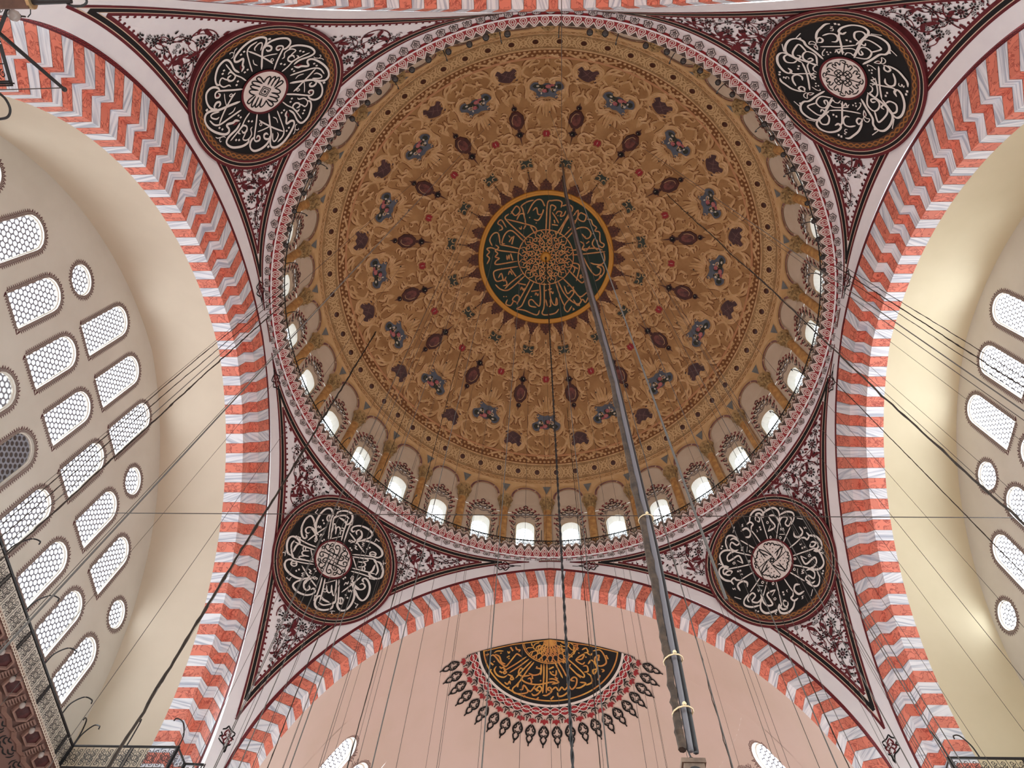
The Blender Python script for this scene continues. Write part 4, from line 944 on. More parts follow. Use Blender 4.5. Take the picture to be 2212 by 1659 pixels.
for nm in QUAD:
    M0, n, e1, e2 = FRAME[nm]; sx, sy, ix, iy = QUAD[nm]; root = PEND[nm]
    def S(P, h=0.0, M0=M0, n=n, e1=e1, e2=e2):
        P = np.asarray(P, float); Q = to_pend(M0 + P[:, :1] * e1 + P[:, 1:2] * e2, n); return Q + pnorm(Q) * (h + .014)
    def ok(P3, margin, mr=MEDR * 1.05):
        d = np.linalg.norm(P3 - M0, axis=1)
        return (mind(P3, E0[sx]) > WARCH + .45 + margin) & (mind(P3, E0[sy]) > WARCH + .45 + margin) & (mind(P3, RINGP) > .45 + margin) & (d > mr + max(margin, -.3) * .8) & (P3[:, 2] > np.maximum(22.5, pza(P3) + .05)) & (P3[:, 2] < ZRING - .3) & (P3[:, 0] * ix > 0) & (P3[:, 1] * iy > 0)
    rg = np.random.default_rng(5)
    c2 = np.stack([rg.uniform(0.05, 9.5, 40000), rg.uniform(-9.0, 4.0, 40000)], 1); c2 = np.vstack([c2, np.stack([rg.uniform(.02, 1.6, 14000), rg.uniform(-9.0, -2.8, 14000)], 1), np.stack([rg.uniform(3.2, 10.5, 22000), rg.uniform(-2.0, 4.0, 22000)], 1)]); q_ = to_pend(M0 + c2[:, :1] * e1 + c2[:, 1:2] * e2, n); pre = (q_[:, 2] > np.maximum(22.5, pza(q_) + .3)) & (q_[:, 2] < ZRING - .3) & (q_[:, 0] * ix > 0) & (q_[:, 1] * iy > 0) & (np.linalg.norm(q_ - M0, axis=1) > MEDR * 1.05)
    c2 = c2[pre]; c3 = S(c2)
    def room(P3, mr=MEDR * 1.05):           # clear distance to the border lines and to the medallion
        return np.minimum.reduce([mind(P3, E0[sx]) - WARCH - .45, mind(P3, E0[sy]) - WARCH - .45, mind(P3, RINGP) - .45, (np.linalg.norm(P3 - M0, axis=1) - mr) / .8])
    rm_ = room(c3); good = (rm_ > .02) & ok(c3, -9); c2, c3, rm_ = c2[good], c3[good], rm_[good]
    lev = {}; taken = []; tkey = []
    for key, dm, mg in (('big', 1.35, .36), ('mid', .55, .17), ('small', .33, .07), ('leaf', .2, .04), ('tiny', .12, .02)):
        mm = rm_ > mg; sel = []
        for i in np.where(mm)[0]:
            p = c3[i]
            if c2[i, 0] < .3 * (key != 'leaf') and key == 'big': continue
            tk = np.array([t for t, _ in taken]).reshape(-1, 3); tr_ = np.array([r_ for _, r_ in taken])
            lim = np.where(np.array([k_ == key for k_ in tkey], bool), dm, np.maximum(tr_, dm * .8)) if taken else 0
            if not taken or (np.linalg.norm(tk - p, axis=1) > lim).all(): taken.append((p, {'big': .4, 'mid': .27, 'small': .19, 'leaf': .14, 'tiny': .1}[key])); tkey.append(key); sel.append(i)
        lev[key] = c2[sel]
    qb, qr, qv = MB(), MB(), MB()
    MG = {'big': .3, 'mid': .16, 'small': .07, 'leaf': .03, 'tiny': .01}
    for mir in (1, -1):
        g = {k: np.stack([v_[:, 0] * mir, v_[:, 1]], 1) for k, v_ in lev.items() if len(v_)}
        if mir < 0: g = {k: v_[room(S(v_)) > MG[k]] for k, v_ in g.items()}
        def vine(C2, w, mb, h):
            Q = S(C2, h); k_ = ok(Q, -.02); L, R = rib2(C2, w, False); A, B = S(L, h), S(R, h)
            for i in range(len(C2) - 1):
                if k_[i] and k_[i + 1]: mb.add([A[i], A[i + 1], B[i + 1], B[i]], [(0, 1, 2, 3)])
        for j, p in enumerate(g.get('big', [])):
            P = S(p[None])[0]; N = pnorm(P[None])[0]; a = mir * j * 1.3
            flower(qb, P, N, a, .27, 9); flower(qr, P + N * .005, N, a, .13, 6)
            t = np.linspace(0, 4.6, 20); r = .46 + .05 * t; sp = p + np.stack([r * np.cos(mir * t + a), r * np.sin(mir * t + a)], 1); vine(sp, .05, qv, .004)
            for k_ in range(3):
                i = 5 + 6 * k_; Q = S(sp[i][None])[0]
                if ok(Q[None], .12)[0]: petal(qr, Q, N, a + k_ * 2.1 * mir, .46, .24 * mir, .25, .012)
        for j, p in enumerate(g.get('mid', [])):
            P = S(p[None])[0]; N = pnorm(P[None])[0]; a = mir * j * .9
            if j % 3 == 2:
                petal(qr, P, N, a, .42, .26, .3, .012); petal(qr, P, N, a + 2.2, .3, -.2, .2, .012); petal(qr, P, N, a + 3.9, .24, .16, .1, .012)
            else: flower(qb, P, N, a, .17, 7)
            allp = g['mid']; d = np.linalg.norm(allp - p, axis=1); nb = np.argsort(d)[1:3]
            for k_ in nb:
                m_ = (p + allp[k_]) / 2 + mir * .16 * np.array([-(allp[k_] - p)[1], (allp[k_] - p)[0]]); vine(cr(np.array([p, m_, allp[k_]]), 5), .032, qv, .002)
        for j, p in enumerate(g.get('small', [])):
            P = S(p[None])[0]; N = pnorm(P[None])[0]
            if j % 4 == 3: petal(qr, P, N, j * 1.7 * mir, .26, .17, .25, .012)
            else: flower(qb, P, N, j, .105, 6)
        for j, p in enumerate(g.get('leaf', [])):
            P = S(p[None])[0]; N = pnorm(P[None])[0]; a = j * 2.4 * mir; petal(qb if j % 3 else qr, P, N, a, .17, .085, .2); petal(qb, P, N, a + 1.0, .12, -.07, .2)
        for j, p in enumerate(g.get('tiny', [])):
            P = S(p[None])[0]; N = pnorm(P[None])[0]; a = j * 2.1 * mir; petal(qb if j % 4 else qr, P, N, a, .12, .055, .15); petal(qb, P, N, a + 2.0, .07, .04, .1)
    stuff(qv, 'vine_scrolls', DRED, root); stuff(qr, 'red_leaves', DRED, root); stuff(qb, 'black_flowers', BLACK, root)

# small painted finials at the tips of the pendentive fields
def finial(px, py, ang, L, lab, white=False):
    P0 = on_pend(px, py)[0]; n = pnorm(P0[None])[0]; e = np.cross(n, (0, 0, 1.0))
    d = on_pend(px + 20 * math.cos(ang), py + 20 * math.sin(ang))[0] - P0; d = d - n * (d @ n); d = unit(d); f = np.cross(n, d)
    S = lambda P, h: P0 + n * (.02 + h) + np.asarray(P)[:, :1] * d * L + np.asarray(P)[:, 1:2] * f * L
    root = empty('painted_finial', tuple(P0), label=lab, category='ornament')
    q = MB(); O = cr(np.array([(-.45, 0), (-.3, .1), (-.2, .3), (-.02, .2), (.1, .34), (.25, .2), (.35, .06), (.62, .02)]), 3); O2 = O * np.array([1, -1])
    draw(q, S, O, .06, .0); draw(q, S, O2, .06, 0); draw(q, S, np.array([(.5, .0), (.7, .02), (.95, .0)]), .05, 0)
    q.v = [np.vstack(q.v) - P0]; q.obj('outline', BLACK, root)
    q = MB()
    for s in (1, -1):
        for P in ([(-.3, 0), (-.1, .12 * s), (.0, .02 * s)], [(-.12, .02 * s), (.06, .2 * s), (.16, .1 * s)], [(.02, 0), (.2, .12 * s), (.3, .02 * s)]): draw(q, S, cr(np.array(P), 3), .06, .004)
    q.v = [np.vstack(q.v) - P0]; q.obj('red_tracery', DRED, root)
for px, py, a, L, lab in ((562, 625, 1.45, 1.0, 'small outlined finial on the white ring left of the dome, upper one'), (596, 823, -1.75, 1.0, 'small outlined finial on the white ring left of the dome, lower one'), (1830, 603, 1.75, 1.0, 'small outlined finial on the white ring right of the dome, upper one'), (1795, 828, -1.4, 1.0, 'small outlined finial on the white ring right of the dome, lower one'),
                          (1087, 1223, 0.0, 1.0, 'small outlined finial below the dome ring, left of the striped arch crown'), (1275, 1223, pi, 1.0, 'small outlined finial below the dome ring, right of the striped arch crown'), (1065, 33, 0.0, 1.0, 'small outlined finial above the dome ring, left one'), (1310, 28, pi, 1.0, 'small outlined finial above the dome ring, right one'),
                          (490, 1592, 1.75, 1.05, 'red and black finial at the foot of the lower left pendentive'), (1925, 1612, 1.35, 1.05, 'red and black finial at the foot of the lower right pendentive')):
    finial(px, py, a, L, lab)
# ------------------------------------------------------------------ paintings of the main dome
AX = pi / 2
def rel(mb, Q, w, h, hi, az0=0.0, mir=1):   # low half-round relief along a curve on the dome
    Q = np.asarray(Q, float).copy(); Q[:, 0] *= mir; L, R = rib2(Q, w, True); mb.grid(np.stack([dome_xy(L, az0, h), dome_xy(Q, az0, h + hi), dome_xy(R, az0, h)], 1))
def flat(mb, Q, w, h, az0=0.0, mir=1, closed=False):
    Q = np.asarray(Q, float).copy(); Q[:, 0] *= mir; L, R = rib2(Q, w, not closed, None, closed); mb.strip(dome_xy(L, az0, h), dome_xy(R, az0, h), closed=closed)
z3 = Z(1060, 820, 5.2875); z4 = Z(1060, 680, 5.2875)
SC3 = [[(622, 372), (606, 330), (602, 200)], [(608, 374), (575, 300), (545, 222)], [(600, 378), (550, 322), (508, 290)], [(596, 382), (545, 345), (490, 330)], [(640, 372), (632, 300), (635, 190)],
       [(560, 382), (510, 350), (470, 370), (448, 420), (466, 470), (448, 540), (470, 602), (520, 632), (582, 625), (606, 600), (592, 570), (562, 580), (575, 604)], [(430, 400), (442, 500), (428, 590), (440, 640)], [(505, 402), (470, 440), (500, 474), (470, 490)],
       [(498, 690), (540, 722), (520, 752)], [(560, 692), (600, 742), (640, 782)], [(540, 700), (580, 720), (600, 760)], [(470, 640), (430, 660), (402, 700), (430, 762), (480, 800), (540, 880), (570, 902)], [(410, 760), (450, 830), (520, 860), (560, 880), (630, 900)],
       [(190, 602), (150, 642), (140, 692), (160, 742), (190, 772), (216, 760), (230, 740), (212, 722), (195, 745)], [(382, 640), (392, 702), (370, 772), (320, 802), (270, 802), (240, 780)], [(340, 600), (372, 622), (392, 662)], [(170, 590), (200, 560), (250, 556)],
       [(270, 342), (258, 400), (292, 440), (280, 502)], [(358, 342), (372, 420), (330, 472), (352, 540)], [(160, 540), (200, 540), (240, 572)], [(440, 40), (430, 122), (460, 202), (500, 232)], [(482, 180), (442, 200), (440, 242), (480, 244)],
       [(300, 820), (240, 850), (180, 860)], [(350, 860), (420, 900), (470, 930)], [(250, 880), (300, 900), (360, 890), (340, 860)], [(560, 800), (500, 790), (470, 760)], [(620, 810), (632, 850), (640, 900)]]
SC4 = [[(635, 392), (590, 452), (530, 502), (540, 522)], [(640, 282), (630, 340), (640, 402)], [(600, 720), (560, 682), (500, 662), (450, 690), (440, 740), (470, 782), (540, 772), (562, 742)], [(522, 700), (480, 702), (470, 732), (500, 740)], [(530, 822), (560, 852), (530, 922)], [(590, 802), (560, 792), (520, 802)],
       [(402, 580), (330, 562), (280, 582), (252, 642), (272, 702), (320, 690)], [(360, 402), (340, 342), (380, 322)], [(502, 402), (522, 342), (470, 312), (450, 342)], [(380, 112), (402, 182), (362, 272), (392, 332)], [(562, 142), (532, 202), (562, 262), (522, 322)], [(422, 470), (402, 560), (352, 622)],
       [(480, 230), (500, 180), (540, 130)], [(600, 430), (570, 400), (590, 360)], [(500, 560), (540, 590), (600, 600), (630, 640)], [(470, 500), (440, 520), (450, 560), (490, 550)], [(620, 500), (600, 560), (560, 570)], [(430, 620), (470, 640), (520, 620)], [(590, 690), (570, 650), (600, 620)]]
LOC = [dome_local(*z3(s), AX) for s in SC3] + [dome_local(*z4(s), AX) for s in SC4]
hi_, lo_ = MB(), MB()
rg = np.random.default_rng(11)
EXTRA = []                               # small acanthus curls between the traced scrolls
while len(EXTRA) < 34:
    s = rg.uniform(5.5, 13.0); hw = DR * math.sin(s / DR) * pi / 16; x = rg.uniform(.12, .95) * hw; a = rg.uniform(0, 2 * pi); r = rg.uniform(.12, .26); sg = rg.choice((-1, 1))
    t = np.linspace(0, 4.2, 9); rr_ = r * (1 - t / 6.5); EXTRA.append(np.stack([-(x + rr_ * np.cos(a + sg * t)), s + rr_ * np.sin(a + sg * t)], 1))
for k in range(16):
    for mir in (1, -1):
        for i, P in enumerate(LOC):
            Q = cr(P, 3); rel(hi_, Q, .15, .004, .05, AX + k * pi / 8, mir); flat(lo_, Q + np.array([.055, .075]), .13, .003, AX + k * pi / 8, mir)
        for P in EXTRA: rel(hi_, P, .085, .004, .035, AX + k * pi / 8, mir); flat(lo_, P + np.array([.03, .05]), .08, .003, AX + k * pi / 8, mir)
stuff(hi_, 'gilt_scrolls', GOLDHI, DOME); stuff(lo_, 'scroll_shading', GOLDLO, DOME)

def motif(name, m_, build, n=16, off=0.0, parent=None, subs=()):
    me = bay_mesh(build, name, m_); sm = [(a, bay_mesh(c, a, b_)) for a, b_, c in subs]
    for k in range(n):
        o = put(name, me, parent or DOME, rotz=AX + off + k * 2 * pi / n)
        for a, s in sm: put(a, s, o)
def blob(P, h, k=3): 
    def f(mb):
        C = cr(np.array(P, float), k, True); c = C.mean(0); mb.fan(dome_xy(c[None], 0, h), dome_xy(C, 0, h))
    return f
def lines(Ls, h, mirror=False, relief=0.0):
    def f(mb):
        for P, w in Ls:
            for s in ((1, -1) if mirror else (1,)):
                Q = cr(np.array(P, float), 3); (rel(mb, Q, w, h, relief, 0, s) if relief else flat(mb, Q, w, h, 0, s))
    return f
def ovals(Cs, h, k=8):
    def f(mb):
        for x, s, r, r2 in Cs:
            t = np.arange(k) * 2 * pi / k; mb.fan(dome_xy(np.array([[x, s]]), 0, h + .02), dome_xy(np.stack([x + r * np.cos(t), s + r2 * np.sin(t)], 1), 0, h))
    return f
# bouquet cartouche on the main axis (x tangential, s from the crown)
BQ = [(-.62, 10.62), (-.5, 10.5), (-.3, 10.62), (-.1, 10.55), (.1, 10.6), (.3, 10.55), (.55, 10.48), (.62, 10.7), (.5, 10.84), (.62, 11.0), (.88, 11.1), (.9, 11.4), (.7, 11.62), (.45, 11.58), (.35, 11.42), (.1, 11.5), (-.1, 11.5), (-.3, 11.38), (-.45, 11.55), (-.7, 11.6), (-.9, 11.4), (-.88, 11.1), (-.66, 10.98), (-.56, 10.8)]
motif('bouquet_cartouche', SKYBLUE, blob(BQ, .012), subs=(
    ('dark_leaves', LEAFG, ovals([(-.52, 11.34, .28, .16), (-.15, 11.26, .26, .16), (.3, 11.3, .3, .16), (.66, 11.3, .16, .2), (0, 11.02, .12, .18), (.35, 11.0, .1, .14)], .022, 6)),
    ('roses', ROSE, ovals([(-.12, 11.0, .15, .13), (.08, 11.3, .17, .14), (.3, 11.38, .13, .1)], .035)), ('lilies', LILY, ovals([(-.5, 11.35, .1, .07), (-.42, 11.15, .07, .05), (.42, 11.05, .09, .08), (.52, 11.3, .06, .08), (-.3, 10.85, .05, .09)], .035, 5)),
    ('scroll_frame', GOLDHI, lines([([(.55, 10.42), (.78, 10.5), (.86, 10.72), (.72, 10.86)], .11), ([(.7, 10.98), (.98, 11.12), (1.02, 11.42), (.82, 11.72), (.5, 11.76), (.3, 11.62), (.34, 11.48), (.46, 11.52)], .13), ([(.1, 10.5), (.3, 10.46), (.5, 10.4)], .1), ([(.0, 11.72), (.12, 11.8), (.0, 11.9)], .08)], .02, True, .06))))
# lantern motif, plum cartouche and green cartouche on the secondary axis
OFF = pi / 16
def octp(x0, s0, rx, rs): return [(x0 + rx * math.cos(a + pi / 8) * 1.05, s0 + rs * math.sin(a + pi / 8) * 1.05) for a in np.arange(8) * pi / 4]
def polyf(P, h):
    def f(mb): P_ = np.array(P, float); mb.fan(dome_xy(P_.mean(0)[None], 0, h), dome_xy(P_, 0, h))
    return f
def lant(mb):
    polyf(octp(0, 9.22, .42, .6), .05)(mb)
    Q = np.array(octp(0, 9.22, .42, .6)); Q2 = np.array(octp(0, 9.22, .44, .62)); mb.strip(dome_xy(Q, 0, .05), dome_xy(Q2, 0, .0), closed=True)
    for x, s, rx, rs in ((0, 8.25, .2, .24), (0, 8.55, .1, .09), (0, 10.02, .17, .18), (-.22, 8.27, .06, .06), (.22, 8.27, .06, .06)): ovals([(x, s, rx, rs)], .04, 10)(mb)
    mb.poly(dome_xy(np.array([(-.05, 8.05), (.05, 8.05), (0, 7.45)]), 0, .03)); mb.poly(dome_xy(np.array([(-.04, 10.15), (.04, 10.15), (0, 10.42)]), 0, .03))
motif('lantern_motif', OXB, lant, off=OFF, subs=(('gem', mat('dull_red_gem_paint', (124, 66, 56), .5, (70, 30, 28), 4.0), polyf(octp(0, 9.22, .25, .4), .058)), ('gem_rim', GOLDHI, lines([([(-.26, 8.98), (-.27, 9.3), (-.12, 9.6), (.1, 9.62)], .03)], .06)), ('glint', LILY, ovals([(-.04, 8.22, .025, .06), (-.03, 10.0, .02, .05)], .062, 5)), ('black_bulb', BLACK, ovals([(0, 8.25, .15, .17), (0, 10.02, .11, .11)], .05, 10))))
PL = [(-.42, 12.05), (-.2, 11.9), (.05, 11.82), (.2, 11.86), (.32, 12.0), (.5, 12.1), (.42, 12.25), (.58, 12.45), (.62, 12.62), (.42, 12.72), (.28, 12.62), (.0, 12.68), (-.2, 12.62), (-.36, 12.78), (-.55, 12.72), (-.62, 12.5), (-.45, 12.3), (-.5, 12.16)]
motif('marble_cartouche', PLUM, blob(PL, .012), off=OFF, subs=(('marble_veins', mat('plum_vein_paint', (120, 92, 86), .7), lines([([(-.3, 12.1), (-.05, 12.3), (.1, 12.6)], .025), ([(.3, 12.1), (.0, 12.3), (-.35, 12.6)], .025), ([(.1, 11.95), (.2, 12.3), (.45, 12.55)], .02)], .018)),
      ('scroll_frame', GOLDHI, lines([([(-.5, 11.95), (-.72, 12.2), (-.78, 12.55), (-.6, 12.86), (-.36, 12.9), (-.2, 12.76), (-.26, 12.66)], .12), ([(.55, 11.98), (.62, 12.2), (.78, 12.5), (.66, 12.82), (.36, 12.84), (.2, 12.74)], .11), ([(-.3, 11.8), (0, 11.7), (.3, 11.78)], .09)], .02, False, .05)), ('dark_chip', PLUM, ovals([(.52, 11.9, .09, .09), (-.5, 11.88, .08, .07)], .014, 6))))
GR = [(-.36, 6.08), (-.3, 5.96), (-.1, 6.02), (.1, 6.02), (.3, 5.96), (.36, 6.08), (.3, 6.25), (.38, 6.42), (.28, 6.54), (.1, 6.46), (-.1, 6.46), (-.28, 6.54), (-.38, 6.42), (-.3, 6.25)]
motif('green_cartouche', GRNMARB, blob(GR, .012), off=OFF, subs=(('scroll_frame', GOLDHI, lines([([(.32, 5.88), (.48, 6.0), (.42, 6.25), (.5, 6.45), (.36, 6.64), (.1, 6.56)], .09), ([(0, 5.92), (.2, 5.86), (.32, 5.9)], .07)], .02, True, .04)),))
motif('red_jewel', BRED, blob([(0, 7.96), (.1, 7.9), (.2, 8.0), (.2, 8.2), (.1, 8.34), (0, 8.3), (-.1, 8.34), (-.2, 8.2), (-.2, 8.0), (-.1, 7.9)], .012, 2), subs=(('jewel_rim', GOLDHI, lines([([(0, 7.84), (.16, 7.82), (.29, 7.96), (.29, 8.22), (.16, 8.42), (0, 8.4)], .07)], .016, True, .03)), ('jewel_glint', LILY, ovals([(0, 8.12, .02, .12)], .02, 5))))
# bead course, tracery band and studs
tt_ = np.linspace(0, 2 * pi, 193)[:-1]
def ringrel(s0, s1, hi, name, m_):
    q = MB(); v = np.linspace(0, 1, 5); G = dome(tt_[:, None] + 0 * v, (s0 + (s1 - s0) * v)[None] + 0 * tt_[:, None]); 
    H = hi * np.sin(pi * v); G = np.stack([dome(tt_, s0 + (s1 - s0) * x + 0 * tt_, h) for x, h in zip(v, H)], 1); q.grid(G, cu=True); return q.obj(name, m_, DOME)
ringrel(13.22, 13.36, .07, 'torus_moulding', mat('rosy_gilt_moulding', (196, 146, 104), .6)); ringrel(13.86, 13.96, .05, 'torus_moulding', GOLDHI); ringrel(14.98, 15.06, .05, 'torus_moulding', GOLDHI); ringrel(15.2, 15.3, .05, 'torus_moulding', GOLDHI)
q = MB(); q.strip(dome(tt_, 13.36 + 0 * tt_, .004), dome(tt_, 13.86 + 0 * tt_, .004), closed=True); q.obj('bead_ground', GOLDLO, DOME)
q = MB(); q.strip(dome(tt_, 13.96 + 0 * tt_, .006), dome(tt_, 14.98 + 0 * tt_, .006), closed=True); q.obj('tracery_ground', mat('tracery_ground_paint', (164, 128, 84), .75), DOME)  # even tan ground behind the tracery pattern
q = MB()
for k in range(288):
    a = k * 2 * pi / 288; r = DR * math.sin(13.5 / DR)
    for s0, rr in ((13.48, .07), (13.72, .085)):
        t = np.arange(6) * pi / 3; aa_ = a + (0 if s0 < 13.6 else pi / 288); q.fan(dome_xy(np.array([[0, s0]]), aa_, .07), dome_xy(np.stack([rr * np.cos(t), s0 + rr * np.sin(t)], 1), aa_, .006))
stuff(q, 'bead_course', GOLDHI, DOME)
TR = [([(-.6, 14.02), (0, 14.02), (.6, 14.02)], .07), ([(-.6, 14.92), (0, 14.92), (.6, 14.92)], .07), ([(.3, 14.02), (.4, 14.3), (.56, 14.45), (.4, 14.62), (.3, 14.92)], .07), ([(0, 14.12), (.2, 14.2), (.34, 14.45), (.2, 14.74), (0, 14.84)], .06), ([(.14, 14.3), (.26, 14.45), (.14, 14.62)], .06), ([(.06, 14.02), (.12, 14.18), (0, 14.26)], .05), ([(.06, 14.92), (.12, 14.76), (0, 14.68)], .05), ([(.45, 14.1), (.55, 14.2), (.6, 14.3)], .05), ([(.45, 14.82), (.55, 14.74), (.6, 14.66)], .05),
      ([(.22, 14.06), (.3, 14.2), (.44, 14.14)], .045), ([(.22, 14.88), (.3, 14.74), (.44, 14.8)], .045)]
q = MB(); q2 = MB()
for k in range(64):
    for s in (1, -1):
        for P, w in TR: flat(q, cr(np.array(P), 2), w * 1.1, .02, AX + (k + .5) * pi / 32, s)
        flat(q2, cr(np.array([(.05, 15.06), (.2, 15.16), (.36, 15.08), (.5, 15.17), (.6, 15.1)]), 2), .05, .012, AX + k * pi / 32, s)
    t = np.linspace(0, 2 * pi, 13); P = np.stack([.17 * np.cos(t), 14.46 + .17 * np.sin(t)], 1)[:-1]; flat(q, P, .08, .024, AX + k * pi / 32, 1, True)
    P = np.stack([.2 * np.cos(t), 14.46 + .22 * np.sin(t)], 1)[:-1]; flat(q, P, .06, .022, AX + (k + .5) * pi / 32, 1, True)
stuff(q, 'tracery_band', mat('tan_tracery_paint', (212, 180, 132), .7), DOME); stuff(q2, 'egg_band', GOLDHI, DOME)
motif('brown_stud', mat('brown_stud_glass', (74, 40, 30), .3), lambda mb: ovals([(0, 14.46, .15, .17)], .03, 10)(mb), n=64, off=pi / 64)

# crown roundel -----------------------------------------------------
CZ = np.array([0, 0, DZ + DR])
CR = empty('crown_roundel', tuple(CZ), label='dark green roundel with gilt writing at the crown of the dome', category='medallion')
def crown(mb, name, m_, parent=None, **kw):
    if mb.n: mb.v = [np.vstack(mb.v) - CZ]; return mb.obj(name, m_, parent or CR, **kw)
def CS(P, h):                             # local plane x, y (world axes) lifted from the dome
    P = np.asarray(P, float); r = np.hypot(P[:, 0], P[:, 1]); return dome(np.arctan2(P[:, 1], P[:, 0]), DR * np.arcsin(np.minimum(r / DR, 1)), h)
def crown_px(P, zf): Q = on_dome(*zf(P)); return Q[:, :2]
t = np.arange(128) * 2 * pi / 128; uc = np.stack([np.cos(t), np.sin(t)], 1)
q = MB(); q.grid(np.array([CS(uc * r, .03) for r in np.linspace(.01, 4.08, 8)]), cv=True); crown(q, 'green_ground', GREEN)
q = MB(); prof = [(4.04, .03), (4.04, .09), (4.1, .13), (4.16, .1), (4.2, .1), (4.26, .15), (4.34, .1), (4.36, .0)]
q.grid(np.array([CS(uc * r, h) for r, h in prof]), cv=True); crown(q, 'gilt_rim', GILT, smooth=True)
def scal(mb):
    P = [(-.34, 4.3), (-.36, 4.62), (-.3, 4.84), (-.12, 4.94), (0, 5.1), (.12, 4.94), (.3, 4.84), (.36, 4.62), (.34, 4.3)]; P_ = np.array(P); A = np.stack([P_[:, 0], P_[:, 1]], 1)
    mb.fan(dome_xy(np.array([[0, 4.6]]), 0, .06), dome_xy(A, 0, .03)); mb.strip(dome_xy(A, 0, .03), dome_xy(A * np.array([1.05, 1.0]), 0, 0))
me_s = bay_mesh(scal, 'scallop', BRACKET); me_t = bay_mesh(lines([([(-.2, 4.5), (0, 4.7), (.2, 4.5)], .04), ([(-.2, 4.75), (-.08, 4.85), (0, 4.72), (.08, 4.85), (.2, 4.75)], .04), ([(0, 4.4), (0, 4.9)], .03)], .065), 'tooling', OXB)
me_k = bay_mesh(lines([([(0, 5.05), (0, 5.3), (0, 5.62)], .05), ([(-.1, 5.1), (0, 5.16), (.1, 5.1)], .06)], .03), 'spike', OXB); me_b = bay_mesh(ovals([(-.12, 4.98, .07, .06), (.12, 4.98, .07, .06), (0, 5.08, .07, .07)], .05, 6), 'bead_tip', OXB)
for k in range(32):
    o = put('scallop', me_s, DOME, rotz=AX + k * pi / 16); put('tooling', me_t, o); put('bead_tip', me_b, o)
    if k % 2: put('spike', me_k, o)
zc_ = Z(1020, 395, 3.022)
